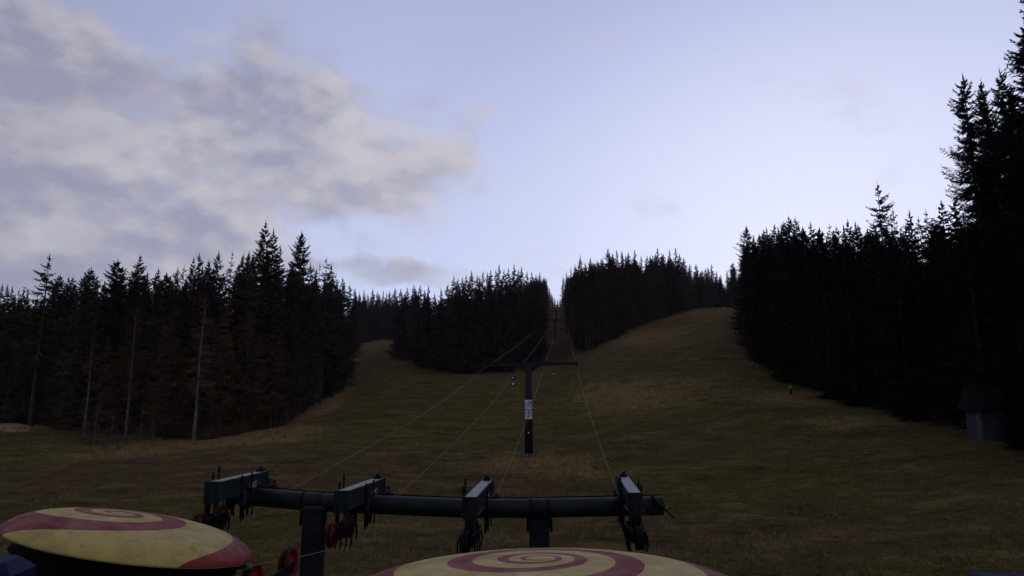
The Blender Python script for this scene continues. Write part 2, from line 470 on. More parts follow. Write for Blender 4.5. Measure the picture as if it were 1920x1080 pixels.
def fan(n, a0, a1, d0, d1):
    d = np.exp(rng.uniform(math.log(d0), math.log(d1), n)); a = (rng.uniform(a0, a1, n) - 960) / FPX
    return a * d, d
X, Y = fan(16000, -60, 1980, 24, 130)
M_tuft = mat('tuft_green_brown', (0.075, 0.062, 0.019), 0.9, 0, 0, 0.35, col2=(0.085, 0.055, 0.026), coord='World', spec=0.0)
M_straw = mat('tuft_straw', (0.16, 0.105, 0.045), 0.9, 0, 0, 0.5, col2=(0.09, 0.06, 0.03), coord='World', spec=0.0)
tufts('short_grass', X, Y, rng.uniform(.05, .16, len(X)), 0.05, 'short brown and green autumn grass over the open slope', M_tuft)
X, Y = fan(14000, -60, 1980, 22, 85)
cl = np.sin(X * .9 + 1.7 * np.sin(Y * .35)) * np.sin(Y * .8 + X * .3) + rng.normal(0, .4, len(X))
X, Y = X[cl > .25], Y[cl > .25]
M_stalk = mat('dead_stalks', (0.17, 0.125, 0.06), 0.9, 0, 0, 0.5, col2=(0.09, 0.07, 0.03), coord='World', spec=0.0)
tufts('dead_weeds', X, Y, rng.uniform(.08, .30, len(X)), 0.035, 'scattered pale dead weed stalks on the near part of the slope', M_stalk, 5)
X, Y = fan(60000, -60, 1980, 26, 300)
keep = (blobmask(X, Y, STRAW) * rng.uniform(0.2, 1, len(X))) > 0.33
X, Y = X[keep], Y[keep]
tufts('dry_grass', X, Y, rng.uniform(.12, .38, len(X)), 0.05, 'tall straw coloured dry grass along the forest edges', M_straw, 5)

d = rng.uniform(-2.5, 5, 5200); pxs = rng.uniform(120, 640, 5200)
fd = np.interp(pxs, [100, 180, 300, 375, 450, 540, 600, 645], [93, 88, 83, 77, 79, 89, 114, 141])
M_under = mat('undergrowth', (0.06, 0.036, 0.017), 0.9, 0, 0, 0.6, col2=(0.03, 0.024, 0.014), coord='World', spec=0.0)
tufts('undergrowth', (pxs - 960) / FPX * (fd + d), fd + d, rng.uniform(.25, 1.3, 5200) ** 1.5, 0.07, 'tangled brown undergrowth at the foot of the left forest', M_under, 6)

# ------------------------------------------------------------------ trees
def crown_arrays(seed, H, R, z0, nlev, nbr, ntw, width, ragged=0.25, droop=0.25, twl=0.34, pw=0.6, gap=0.0, sparse_top=0.0):
    g = np.random.default_rng(seed)
    tl = np.linspace(0, 1, nlev) ** 1.0
    zs, Ls, azs = [], [], []
    offx = g.uniform(0, 6.28)
    for i, tt in enumerate(tl):
        z = z0 + (H - z0) * tt
        lowfade = min(1.0, 0.55 + tt * 3.0)
        rad = R * ((1 - tt) ** pw) * lowfade * min(1.0, ((1 - tt) * (H - z0) / 1.7 + .03) ** 0.45) * (1 + 0.16 * math.sin(tt * 23 + offx)) + 0.05
        nb = nbr if tt < 0.85 else max(3, nbr - 2)
        if g.random() < gap and tt < .88: continue
        for q in range(nb):
            if g.random() < sparse_top * tt: continue
            a = g.uniform(0, 2 * np.pi)
            lob = 1 + 0.18 * math.sin(3 * a + offx + tt * 9)
            zs.append(z + g.normal(0, H * 0.004)); azs.append(a)
            Ls.append(rad * lob * g.uniform(1 - ragged * 1.6, 1 + ragged))
    z = np.array(zs); L = np.array(Ls); a = np.array(azs); n = len(z)
    tt = (z - z0) / (H - z0)
    rise = np.interp(tt, [0, .5, .85, 1], [-0.30, -0.15, 0.05, 0.5]) + g.normal(0, 0.08, n)
    S = np.linspace(0.0, 1, ntw + 1)[1:]
    def pt(s):   # s (n,k)
        rad = L[:, None] * s
        zz = z[:, None] + L[:, None] * (rise[:, None] * s - droop * s * (1.2 - s) * 1.6 + 0.16 * s ** 3)
        return np.stack([np.cos(a)[:, None] * rad, np.sin(a)[:, None] * rad, zz], -1)
    s = np.broadcast_to(S, (n, ntw)) + g.uniform(-.4 / ntw, .4 / ntw, (n, ntw))
    s = np.clip(s, 0.05, 1.0)
    p0 = pt(s); p1 = pt(np.clip(s + 0.05, 0, 1.1))
    tg = p1 - p0; tg /= np.linalg.norm(tg, axis=-1, keepdims=True)
    sidev = np.stack([-np.sin(a), np.cos(a), 0 * a], -1)[:, None, :]
    quads = []
    for sg in (-1, 1, 0):
        k = g.uniform(0.45, 1.05, (n, ntw, 1))
        dirv = tg * k + sidev * sg * g.uniform(.6, 1.1, (n, ntw, 1)) + np.array([0, 0, -1]) * g.uniform(0.0, 0.75, (n, ntw, 1))
        if sg == 0: dirv = tg + g.normal(0, .25, (n, ntw, 3)) + np.array([0, 0, -0.5]) * g.random((n, ntw, 1))
        dirv /= np.linalg.norm(dirv, axis=-1, keepdims=True)
        ln = (twl * L[:, None] * (1.08 - s) * g.uniform(.6, 1.3, (n, ntw)) + np.minimum(0.12, .25 * L[:, None]) + 0.05 * L[:, None])[..., None]
        up = np.array([0, 0, 1]) + g.normal(0, .6, (n, ntw, 3))
        sd = np.cross(dirv, up); sd /= np.linalg.norm(sd, axis=-1, keepdims=True) + 1e-6
        wv = width * g.uniform(.6, 1.3, (n, ntw, 1))
        b0 = p0; m1 = p0 + dirv * ln * .45 + sd * wv; m2 = p0 + dirv * ln * .4 - sd * wv; tp = p0 + dirv * ln
        quads.append(np.stack([b0, m1, tp, m2], 2).reshape(-1, 3))
    # the limbs themselves
    bs = pt(np.zeros((n, 1)))[:, 0]; bm = pt(np.full((n, 1), .5))[:, 0]; bt = pt(np.ones((n, 1)))[:, 0]
    up = np.array([0, 0, width * .45])
    quads.append(np.stack([bs, bm + up, bt, bm - up], 1).reshape(-1, 3))
    # leader
    ld = []
    for q in range(6):
        aa = q * math.pi / 3
        ld.append([(0, 0, H - 0.9), (math.cos(aa) * width * .8, math.sin(aa) * width * .8, H - .35), (0, 0, H + 0.5), (-math.cos(aa) * width * .2, -math.sin(aa) * width * .2, H)])
    quads.append(np.array(ld).reshape(-1, 3))
    Vv = np.concatenate(quads)
    return Vv, np.arange(len(Vv)).reshape(-1, 4)

def trunk_arrays(seed, H, r0, n=7, stubs=0, stub_lo=0.1, stub_hi=0.8, lean=0.0):
    g = np.random.default_rng(seed + 77)
    zs = np.array([-0.6, 0.0, 0.5, H * .2, H * .4, H * .6, H * .8, H * .98])
    rs = r0 * np.array([1.5, 1.3, 1.0, .86, .68, .48, .26, .05])
    cx = np.cumsum(g.normal(0, .03, len(zs))) * lean; cy = np.cumsum(g.normal(0, .03, len(zs))) * lean
    q = np.arange(n) * 2 * np.pi / n
    V_ = np.stack([cx[:, None] + rs[:, None] * np.cos(q), cy[:, None] + rs[:, None] * np.sin(q), np.repeat(zs[:, None], n, 1)], -1).reshape(-1, 3)
    F_ = []
    for i in range(len(zs) - 1):
        for k in range(n):
            j = (k + 1) % n
            F_.append((i * n + k, i * n + j, (i + 1) * n + j, (i + 1) * n + k))
    V_ = list(map(tuple, V_))
    for _ in range(stubs):
        z = H * g.uniform(stub_lo, stub_hi); a = g.uniform(0, 6.28); L = g.uniform(.3, 1.3); dz_ = g.uniform(-.35, .1) * L
        b = len(V_); wd = 0.025
        p = np.array([0, 0, z]); e = np.array([math.cos(a) * L, math.sin(a) * L, z + dz_])
        V_ += [tuple(p + (0, 0, wd)), tuple(p - (0, 0, wd)), tuple(e - (0, 0, wd * .4)), tuple(e + (0, 0, wd * .4))]
        F_.append((b, b + 1, b + 2, b + 3))
    return np.array(V_), np.array(F_)

class Kind:
    def __init__(s, name, seed, H, crown, trunk, mc, mt, joined=False):
        s.name = name; s.H = H; s.joined = joined
        cv, cf = crown_arrays(seed, H, **crown)
        tv, tf = trunk_arrays(seed, H, **trunk)
        s.cv, s.cf, s.tv, s.tf = cv, cf, tv, tf
        if joined:
            s.me = np_mesh(name, np.concatenate([cv, tv]), np.concatenate([cf, tf + len(cv)]))
            s.me.materials.append(mc); s.me.materials.append(mt)
            s.me.polygons.foreach_set('material_index', np.concatenate([np.zeros(len(cf), np.int32), np.ones(len(tf), np.int32)]))
        else:
            s.cm = np_mesh('crown', cv, cf, False, mc)
            s.tm = np_mesh('trunk', tv, tf, True, mt)
    def place(s, X, Y, height, name, label, group, rz=None, wide=1.0, sink=0.1):
        k = height / s.H
        r = bpy.data.objects.new(name, s.me if s.joined else None)
        C.objects.link(r)
        r.location = (X, Y, gz(X, Y) - sink); r.rotation_euler = (0, 0, random.uniform(0, 6.28) if rz is None else rz)
        r.scale = (k * wide, k * wide, k)
        tag(r, label, 'tree', group)
        if not s.joined:
            for nm, m in (('trunk', s.tm), ('crown', s.cm)):
                o = bpy.data.objects.new(nm, m); C.objects.link(o); o.parent = r
        return r

tr = dict(r0=.28, stubs=10)
MID = [Kind('spruce', 11, 22, dict(R=3.0, z0=1.2, nlev=70, nbr=7, ntw=7, width=.085), tr, M_need, M_bark),
       Kind('spruce', 12, 22, dict(R=2.9, z0=2.0, nlev=68, nbr=6, ntw=7, width=.08, ragged=.35), tr, M_need, M_bark),
       Kind('spruce', 13, 22, dict(R=3.3, z0=1.0, nlev=70, nbr=8, ntw=7, width=.09, ragged=.3, pw=.52), tr, M_need, M_bark),
       Kind('spruce', 14, 22, dict(R=2.7, z0=3.5, nlev=56, nbr=5, ntw=6, width=.075, ragged=.45, gap=.12), dict(r0=.26, stubs=30), M_need, M_bark)]
SPARSE = [Kind('spruce', 21, 22, dict(R=3.2, z0=8, nlev=30, nbr=5, ntw=7, width=.08, ragged=.45, gap=.12, pw=.6, sparse_top=.1), dict(r0=.26, stubs=34), M_need, M_bark),
          Kind('spruce', 22, 22, dict(R=2.5, z0=9, nlev=30, nbr=5, ntw=6, width=.08, ragged=.5, gap=.15, pw=.7, sparse_top=.3), dict(r0=.24, stubs=30), M_need, M_bark)]
PALE = [Kind('spruce', 31, 20, dict(R=1.9, z0=6.5, nlev=42, nbr=4, ntw=5, width=.06, ragged=.5, gap=.25, pw=.6), dict(r0=.22, stubs=90, stub_lo=.15, stub_hi=.75, lean=1.5), M_need_br, M_bark_pale),
        Kind('spruce', 32, 18, dict(R=1.5, z0=8.5, nlev=26, nbr=4, ntw=5, width=.06, ragged=.5, gap=.3, pw=.6), dict(r0=.15, stubs=60, stub_lo=.1, stub_hi=.75, lean=2.5), M_need_br, M_bark_pale)]
BROWNK = [Kind('larch', 41, 18, dict(R=2.6, z0=1.5, nlev=60, nbr=6, ntw=7, width=.06, ragged=.4, gap=.1, pw=.7), dict(r0=.2, stubs=20), M_need_br, M_bark),
          Kind('larch', 42, 18, dict(R=2.2, z0=2.5, nlev=56, nbr=6, ntw=6, width=.06, ragged=.45, gap=.12, pw=.7), dict(r0=.18, stubs=20), M_need_br, M_bark)]
FAR = [Kind('spruce', 51, 20, dict(R=3.3, z0=1.2, nlev=58, nbr=6, ntw=4, width=.14, ragged=.22, pw=.8), dict(r0=.26, n=6), M_need, M_bark, True),
       Kind('spruce', 52, 20, dict(R=2.9, z0=1.5, nlev=58, nbr=6, ntw=4, width=.13, ragged=.28, pw=.78), dict(r0=.24, n=6), M_need, M_bark, True),
       Kind('spruce', 53, 20, dict(R=3.6, z0=1.0, nlev=58, nbr=7, ntw=4, width=.14, ragged=.28, pw=.74), dict(r0=.26, n=6), M_need, M_bark, True)]
FARB = [Kind('spruce', 56, 20, dict(R=2.6, z0=9.5, nlev=30, nbr=6, ntw=4, width=.14, ragged=.4, pw=.6), dict(r0=.17, n=6, stubs=20), M_need, M_bark_pale, True)]
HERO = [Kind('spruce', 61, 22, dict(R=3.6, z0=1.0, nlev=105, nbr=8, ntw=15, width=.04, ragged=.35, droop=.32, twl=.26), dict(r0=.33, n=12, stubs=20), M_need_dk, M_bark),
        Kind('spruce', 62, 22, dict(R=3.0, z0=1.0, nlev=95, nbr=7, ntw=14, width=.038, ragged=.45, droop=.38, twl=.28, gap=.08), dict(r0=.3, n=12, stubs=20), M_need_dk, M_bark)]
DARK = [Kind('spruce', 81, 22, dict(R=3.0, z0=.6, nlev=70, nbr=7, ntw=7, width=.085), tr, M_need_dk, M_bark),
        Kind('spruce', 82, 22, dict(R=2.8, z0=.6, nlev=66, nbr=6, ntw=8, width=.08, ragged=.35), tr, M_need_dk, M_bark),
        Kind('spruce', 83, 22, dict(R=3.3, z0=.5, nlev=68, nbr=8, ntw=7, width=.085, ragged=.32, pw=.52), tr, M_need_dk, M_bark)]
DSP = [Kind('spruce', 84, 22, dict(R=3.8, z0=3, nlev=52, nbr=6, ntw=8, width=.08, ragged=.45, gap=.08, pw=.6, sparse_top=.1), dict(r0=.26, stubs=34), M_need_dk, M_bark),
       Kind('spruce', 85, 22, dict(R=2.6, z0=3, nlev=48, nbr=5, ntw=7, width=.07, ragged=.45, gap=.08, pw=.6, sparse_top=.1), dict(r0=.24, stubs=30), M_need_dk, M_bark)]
SAP = Kind('larch_sapling', 71, 6, dict(R=1.1, z0=.6, nlev=26, nbr=4, ntw=4, width=.025, ragged=.4, gap=.2), dict(r0=.06, n=6, stubs=20), M_twig, M_bark_pale)

# skyline trees: (px, py of tip, distance, kind, wide)
G_L = 'spruces of the left forest'; G_F = 'distant spruces beyond the left clearing'; G_M = 'spruces of the middle forest block'
G_R = 'spruces of the block right of the lift line'; G_E = 'spruces of the right forest'
L_L = 'dark spruce in the dense forest left of the slope'
L_F = 'small distant spruce behind the brown clearing left of the middle block'
L_M = 'dark spruce in the forest block behind the lift pylon, left of the lift line'
L_R = 'dark spruce in the block between the lift line and the bare hilltop'
L_E = 'black silhouetted spruce in the forest along the right edge of the slope'
sky = []
for (px, py, d, kd, w_) in [
    (5, 528, 98, MID[1], .9), (37, 537, 100, SPARSE[1], .8), (62, 556, 100, SPARSE[0], .9), (94, 472, 92, SPARSE[0], 1.15), (126, 528, 96, MID[1], .9), (138, 514, 92, MID[0], .9),
    (172, 497, 88, MID[2], .95), (160, 510, 92, MID[0], .9), (222, 481, 88, MID[2], 1.0), (264, 473, 88, MID[0], 1.0), (250, 503, 92, MID[1], 1),
    (298, 498, 90, MID[0], .8), (321, 517, 92, MID[1], .9), (334, 496, 92, MID[1], .8), (346, 494, 90, MID[3], .8), (364, 477, 90, MID[0], .7),
    (375, 468, 86, MID[1], .8), (392, 483, 88, MID[0], .9), (411, 464, 88, MID[1], .9), (436, 464, 90, SPARSE[1], .7), (458, 470, 88, MID[3], .7),
    (468, 464, 90, MID[1], .7), (499, 408, 92, MID[0], 1.0), (526, 455, 94, MID[1], .9), (566, 429, 98, MID[2], .9), (583, 487, 100, MID[1], .8),
    (600, 489, 106, SPARSE[1], .8), (613, 477, 108, SPARSE[0], .8), (632, 523, 118, MID[1], .9), (643, 517, 125, MID[0], .9), (656, 530, 140, MID[1], .9)]:
    sky.append((px, py, d, kd, w_, G_L, L_L))
for (px, py, d) in [(666, 537, 250), (683, 541, 300), (699, 539, 305), (719, 543, 305), (731, 543, 300), (741, 537, 300), (674, 546, 280), (708, 545, 310), (690, 548, 300), (725, 547, 310), (736, 550, 308)]:
    sky.append((px, py, d, random.choice(FAR), .8, G_F, L_F))
for (px, py, d) in [(752, 539, 205), (764, 537, 205), (776, 531, 200), (788, 531, 195), (804, 533, 192), (796, 541, 190), (815, 548, 190), (827, 539, 185), (840, 530, 175), (851, 514, 172), (859, 519, 170), (867, 517, 168),
                    (874, 513, 170), (884, 505, 168), (895, 514, 168), (906, 506, 170), (914, 508, 168), (920, 503, 170), (936, 492, 168), (945, 502, 168), (953, 499, 168), (964, 493, 168),
                    (972, 503, 170), (978, 497, 170), (988, 506, 172), (997, 507, 175), (1005, 511, 180), (1012, 507, 180), (1019, 518, 184), (1025, 528, 190), (1030, 538, 200), (1034, 548, 215)]:
    sky.append((px, py, d, random.choice(FAR), .95, G_M, L_M))
for (px, py, d) in [(1056, 517, 200), (1062, 507, 185), (1070, 500, 175), (1078, 493, 168), (1088, 476, 162), (1097, 490, 160), (1107, 481, 165), (1119, 487, 168), (1130, 482, 170), (1140, 462, 172),
                    (1148, 474, 175), (1156, 466, 178), (1166, 468, 182), (1178, 470, 190), (1190, 466, 195), (1202, 478, 200), (1213, 477, 205), (1224, 476, 212), (1233, 462, 215), (1244, 474, 220),
                    (1255, 466, 225), (1266, 462, 230), (1274, 474, 235), (1282, 481, 245), (1293, 492, 265), (1305, 493, 275), (1316, 504, 285), (1327, 499, 292), (1334, 493, 295),
                    (1343, 507, 298), (1351, 513, 300), (1363, 505, 300), (1375, 513, 300), (1384, 512, 300)]:
    sky.append((px, py, d, random.choice(FAR), .95, G_R, L_R))
for (px, py, d, kd, w_) in [
    (1399, 419, 135, DARK[2], 1.0), (1415, 452, 128, DARK[1], 1), (1432, 429, 122, DARK[0], .9), (1451, 415, 115, DARK[1], 1), (1466, 413, 110, DARK[0], .9), (1478, 400, 108, DARK[2], .9), (1490, 402, 108, DARK[0], .9),
    (1504, 420, 105, DARK[2], .9), (1519, 412, 102, DARK[1], 1), (1536, 422, 98, DARK[0], 1), (1555, 415, 95, DSP[1], 1), (1567, 419, 95, DARK[2], .8), (1589, 407, 92, DARK[1], 1), (1608, 415, 88, DARK[0], .9),
    (1625, 425, 86, DARK[2], 1), (1644, 338, 82, DSP[0], 1.0), (1662, 420, 80, DARK[0], .9), (1673, 383, 78, DSP[1], .7), (1688, 427, 76, DARK[2], .8), (1704, 388, 72, DARK[1], .8), (1721, 400, 72, DSP[1], .7), (1735, 387, 70, DSP[1], .8),
    (1750, 420, 68, DARK[0], .8), (1764, 370, 64, DARK[1], 1.0), (1789, 364, 62, DARK[0], .9), (1805, 390, 58, DSP[1], .9)]:
    sky.append((px, py, d, kd, w_, G_E, L_E))

def Xline(Y): return (1045 - 960) / FPX * Y * 0.985
for q in range(len(sky)):
    px, py, d, kd, w_, g_, l_ = sky[q]
    if g_ in (G_M, G_R) and 985 < px < 1110:
        need = 6.3 * FPX / max(8, abs(1045 - px))
        if need > d: sky[q] = (px, py, min(need, 480), kd, .8, g_, l_)
for (px, py) in [(1036, 553), (1040, 557), (1045, 560), (1050, 557), (1054, 553)]:
    sky.append((px, py, 497, FAR[0], .9, G_M, 'tiny spruce closing the top end of the lift cutting'))
env_x = np.array([s[0] for s in sky] + [-600, 2600], float); env_y = np.array([s[1] for s in sky] + [520, 350], float)
od = np.argsort(env_x); env_x = env_x[od]; env_y = env_y[od]
placed = []
alltrees = []          # (projected size, kind, X, Y, h, wide, group, label)
for (px, py, d, kd, w_, g_, l_) in sky:
    p = P(px, py, d)
    g0 = gz(p.x, p.y); h = p.z - g0
    h2 = h / (1 + 0.5 / kd.H)       # leader sticks out a little
    alltrees.append([1e9, kd, p.x, p.y, h2, w_ * min(1.15, 23.0 / max(h2, 9)), g_, l_])
    placed.append((p.x, p.y))

# forest filling
front = [(-500, 105), (-200, 105), (0, 98), (100, 93), (180, 90), (300, 84), (375, 78), (450, 80), (540, 90), (590, 114), (630, 140)]
front_f = [(656, 330), (700, 330), (742, 320)]
front_m = [(752, 212), (800, 172), (850, 160), (900, 155), (1000, 162), (1030, 180)]
front_r = [(1062, 172), (1100, 155), (1180, 192), (1240, 236), (1300, 290), (1390, 310)]
front_e = [(1412, 160), (1420, 140), (1432, 118), (1480, 98), (1560, 84), (1640, 74), (1700, 66), (1780, 62), (1830, 62), (1900, 57), (2300, 44)]
def fill(fr, depth, spacing, kinds, group, label, edge_px=(None, None), drop=(7, 38)):
    xs = np.array([f[0] for f in fr], float); ds = np.array([f[1] for f in fr], float)
    n_try = 9000
    cnt = 0
    for _ in range(n_try):
        px = random.uniform(xs[0], xs[-1]); d0 = float(np.interp(px, xs, ds))
        d = d0 + depth * random.random() ** 1.15
        # area weighting
        if random.random() > d / (ds.max() + depth): continue
        X = (px - 960) / FPX * d * 0.985; Y = d
        if group in (G_M, G_R) and abs(X - Xline(Y)) < 5.6: continue
        if any((X - a) ** 2 + (Y - b) ** 2 < spacing ** 2 for a, b in placed): continue
        pe = float(np.interp(px, env_x, env_y)) + random.uniform(*drop)
        h = P(px, pe, d).z - gz(X, Y)
        h = min(h, random.uniform(17, 25))
        if h < 6: continue
        placed.append((X, Y)); cnt += 1
        behind = (d - d0) / depth
        alltrees.append([h / d * (1 - 0.75 * behind), random.choice(kinds), X, Y, h, min(1.2, 22.0 / h), group, label])
    return cnt
c1 = fill(front, 60, 3.2, MID + MID + SPARSE[:1], G_L, L_L)
c2 = fill(front_f, 40, 4.0, FAR, G_F, L_F)
c3 = fill(front_m, 42, 3.6, FAR, G_M, L_M)
c4 = fill(front_r, 60, 3.4, FAR + FARB, G_R, L_R)
for sgn, g_, l_ in ((-1, G_M, L_M), (1, G_R, L_R)):
    for row in range(3):
        d = 178 + row * 3
        while d < 470:
            X = Xline(d) + sgn * (6.4 + row * 4.2 + random.uniform(-.5, .8)); placed.append((X, d)); h = random.uniform(15, 20.5)
            alltrees.append([h / d * (1.0 if row == 0 else .5), random.choice(FAR), X, d + random.uniform(-1, 1), h, .95, g_, l_])
            d += random.uniform(4.5, 7.5) * (1 + (d - 178) / 300)
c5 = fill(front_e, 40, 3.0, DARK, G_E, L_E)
print('fill', c1, c2, c3, c4, c5, 'sky', len(sky))

# special trees with labels of their own
def special(px, py, d, kd, wide, name, label, group=None, rz=None):
    p = P(px, py, d); h = (p.z - gz(p.x, p.y)) / (1 + 0.5 / kd.H)
    placed.append((p.x, p.y))
    return kd.place(p.x, p.y, h, name, label, group, rz, wide)
special(386, 540, 73, PALE[0], 1.0, 'spruce', 'half bare spruce with the palest grey trunk, standing in front of the left forest')
special(262, 560, 77, PALE[0], .8, 'spruce', 'bare spruce with broken pale trunk left of the palest trunk')
special(182, 585, 82, PALE[1], 1.0, 'spruce', 'thin pale stemmed spruce above the grassy hollow at left', None)
0 and special(128, 640, 84, PALE[1], .9, 'spruce', 'slender bare pole spruce standing left of the hollow saplings')
0 and special(298, 660, 74, PALE[1], .8, 'spruce', 'short leaning bare stem right of the broken pale trunk')
special(602, 620, 112, PALE[1], .9, 'spruce', 'thin pale stem at the upper right corner of the left forest')
special(637, 640, 138, PALE[1], .9, 'spruce', 'farthest thin pale stem at the tip of the left forest')
0 and special(70, 600, 90, PALE[1], .9, 'spruce', 'thin bare trunk at the far left above the earth mound')
for (px, py, d, q) in [(330, 560, 76, 0), (430, 540, 79, 1), (470, 530, 82, 0), (520, 560, 84, 1), (410, 600, 77, 1), (350, 640, 76, 0), (550, 600, 92, 0), (490, 620, 82, 1), (310, 600, 80, 1), (240, 600, 82, 0), (205, 620, 84, 1)]:
    special(px, py, d, BROWNK[q], 1.05, 'larch', 'brownish larch on the front edge of the left forest', 'brown larches along the left forest edge')
for (px, py, d) in [(170, 770, 74), (185, 740, 72), (215, 755, 73), (150, 800, 76), (240, 770, 72), (270, 745, 73), (200, 790, 70), (130, 790, 80), (290, 780, 71), (540, 740, 86), (585, 720, 108), (226, 800, 69), (162, 745, 77)]:
    special(px, py, d, SAP, 1.2, 'larch_sapling', 'small leafless sapling in front of the left forest edge', 'leafless saplings in the hollow at left')
for (px, py, d) in [(a_, b_, c_ - 5) for (a_, b_, c_) in [(1098, 560, 150), (1190, 555, 188), (1122, 590, 158), (1104, 575, 152), (1216, 560, 205), (1232, 560, 212), (1255, 555, 235), (1160, 580, 178), (1072, 560, 166), (1138, 560, 165), (1176, 565, 180), (1202, 550, 196), (1243, 548, 224), (1268, 548, 250), (1284, 545, 268), (1302, 545, 282), (1322, 545, 288), (1110, 600, 153), (1150, 590, 170)]]:
    special(px, py, d, FARB[0], .55, 'spruce', 'thin pale trunk on the near edge of the block right of the lift line', 'pale trunks right of the lift line')
special(1803, 128, 58, HERO[1], .85, 'spruce', 'tall ragged near spruce whose tip leans at the left of the right hand giants', None)
special(1838, 140, 62, HERO[0], .75, 'spruce', 'near spruce just right of the leaning tip, second of the right hand giants', None)
special(1872, 118, 58, HERO[1], .8, 'spruce', 'near spruce standing before the giant cut by the frame, third of the group', None)
special(1942, -70, 43, HERO[0], .9, 'spruce', 'largest and nearest spruce, cut off by the top right corner', None)
special(2010, 40, 38, HERO[1], .9, 'spruce', 'giant spruce on the extreme right edge, below the top right corner', None)
special(1918, 25, 50, HERO[1], .95, 'spruce', 'dense near spruce filling the gap left of the giant cut by the corner', None)
special(1893, 150, 57, HERO[0], .95, 'spruce', 'broad dark spruce directly right of the three ragged giants', None)
special(1884, 640, 50.5, HERO[0], 1.15, 'spruce', 'low dark spruce whose boughs hide the right half of the hut', None)
special(1842, 330, 62, HERO[0], .9, 'spruce', 'lower dark spruce filling the gap under the near giants', None)
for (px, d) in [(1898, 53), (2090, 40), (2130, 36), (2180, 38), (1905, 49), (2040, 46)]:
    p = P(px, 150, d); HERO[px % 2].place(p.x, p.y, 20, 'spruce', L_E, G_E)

alltrees.sort(key=lambda q: -q[0])
N_IND = 255
stuffV, stuffF, stuffM, off = [], [], [], 0
for i, (sz, kd, X, Y, h, wide, g_, l_) in enumerate(alltrees):
    if i < N_IND:
        if Y > 150 and not kd.joined: pass
        kd.place(X, Y, h, kd.name, l_, g_, None, wide)
    else:
        k2 = kd if kd.joined else FAR[i % 3]
        k = h / k2.H; an = random.uniform(0, 6.28); ca_, sa_ = math.cos(an), math.sin(an)
        for (vv, ff, mi) in ((k2.cv, k2.cf, 0), (k2.tv, k2.tf, 1)):
            q = np.stack([(vv[:, 0] * ca_ - vv[:, 1] * sa_) * k * wide + X, (vv[:, 0] * sa_ + vv[:, 1] * ca_) * k * wide + Y, vv[:, 2] * k + gz(X, Y)], -1)
            stuffV.append(q.astype(np.float32)); stuffF.append(ff + off); stuffM.append(np.full(len(ff), mi, np.int32)); off += len(vv)
me = np_mesh('forest_interior', np.concatenate(stuffV), np.concatenate(stuffF))
me.materials.append(M_need); me.materials.append(M_bark)
me.polygons.foreach_set('material_index', np.concatenate(stuffM))
o = bpy.data.objects.new('forest_interior', me); C.objects.link(o)
tag(o, 'dark mass of spruces deep inside the forest behind the edge trees', None, None, 'stuff')
print('stuff trees', len(alltrees) - N_IND)

# ------------------------------------------------------------------ the lift
VPX = 1050
u0 = ray(VPX, 770)
LAZ = math.atan2(u0.x, u0.y)                       # lift heading, clockwise from +Y
LD = Vector((math.sin(LAZ), math.cos(LAZ), 0)); LR = Vector((math.cos(LAZ), -math.sin(LAZ), 0))
LROT = -LAZ

# cross beam between two posts, with gentle bends at its flanged joints
pts = [P(440, 928, 14.6), P(586, 941, 14.3), P(870, 953, 14.0), P(1012, 953, 13.8), P(1242, 948, 13.7)]
gate = empty('lift_support_frame', (P(800, 953, 14).x, 14.0, gz(0, 14)))
tag(gate, 'dark steel cross tube on two square posts carrying the four sheave rails', 'lift frame')
gl0 = gate.location.copy()
def rel(p): return Vector(p) - gl0
mb = MB(); mb.tube([rel(p) for p in pts], 0.175, 28)
for i in (1, 3):
    for sgn in (-1, 1):
        a = pts[i]; dd = (pts[i + 1] - pts[i - 1]).normalized()
        q = a + dd * 0.19 * sgn
        mb.tube([rel(q - dd * .012), rel(q + dd * .012)], 0.195, 28)
    mb.tube([rel(pts[i] - dd * .17), rel(pts[i] + dd * .17)], 0.183, 28)
mb.build('cross_tube', M_steel, gate)
for px, pyt in ((590, 955), (1011, 968)):
    p = P(px, pyt, 14.05); g0 = gz(p.x, p.y) - .4
    top = p.z + 0.06
    mb = MB(); mb.box(rel((p.x, p.y, (top + g0) / 2)), (.37, .37, top - g0), bev=.02)
    mb.box(rel((p.x, p.y, top - .05)), (.46, .42, .03))
    for s in (-1, 1):
        mb.box(rel((p.x + s * .215, p.y, top - .16)), (.05, .05, .2))
    mb.build('post', M_steel, gate)
    for s in (-1, 1):
        mb = MB(); mb.tube([rel((p.x + s * .225, p.y - .12, top - .33)), rel((p.x + s * .225, p.y - .12, top - .1))], .025, 8)
        mb.build('bolt', M_steel2, gate)
mb = MB(); a = P(1222, 930, 13.6); b_ = P(1264, 972, 13.3)
mb.tube([rel(a), rel(a.lerp(b_, .55)), rel(b_)], [.03, .022, .015], 8)
mb.tube([rel(P(1225, 942, 13.62)), rel(P(1243, 955, 13.6))], .09, 16)
mb.build('end_stay', M_steel, gate)
mb = MB()
mb.tube([rel(p + Vector((0, .06, .19))) for p in (pts[0], pts[1], pts[2], pts[3], pts[4])], .012, 6)
mb.build('safety_cable', M_black, gate)

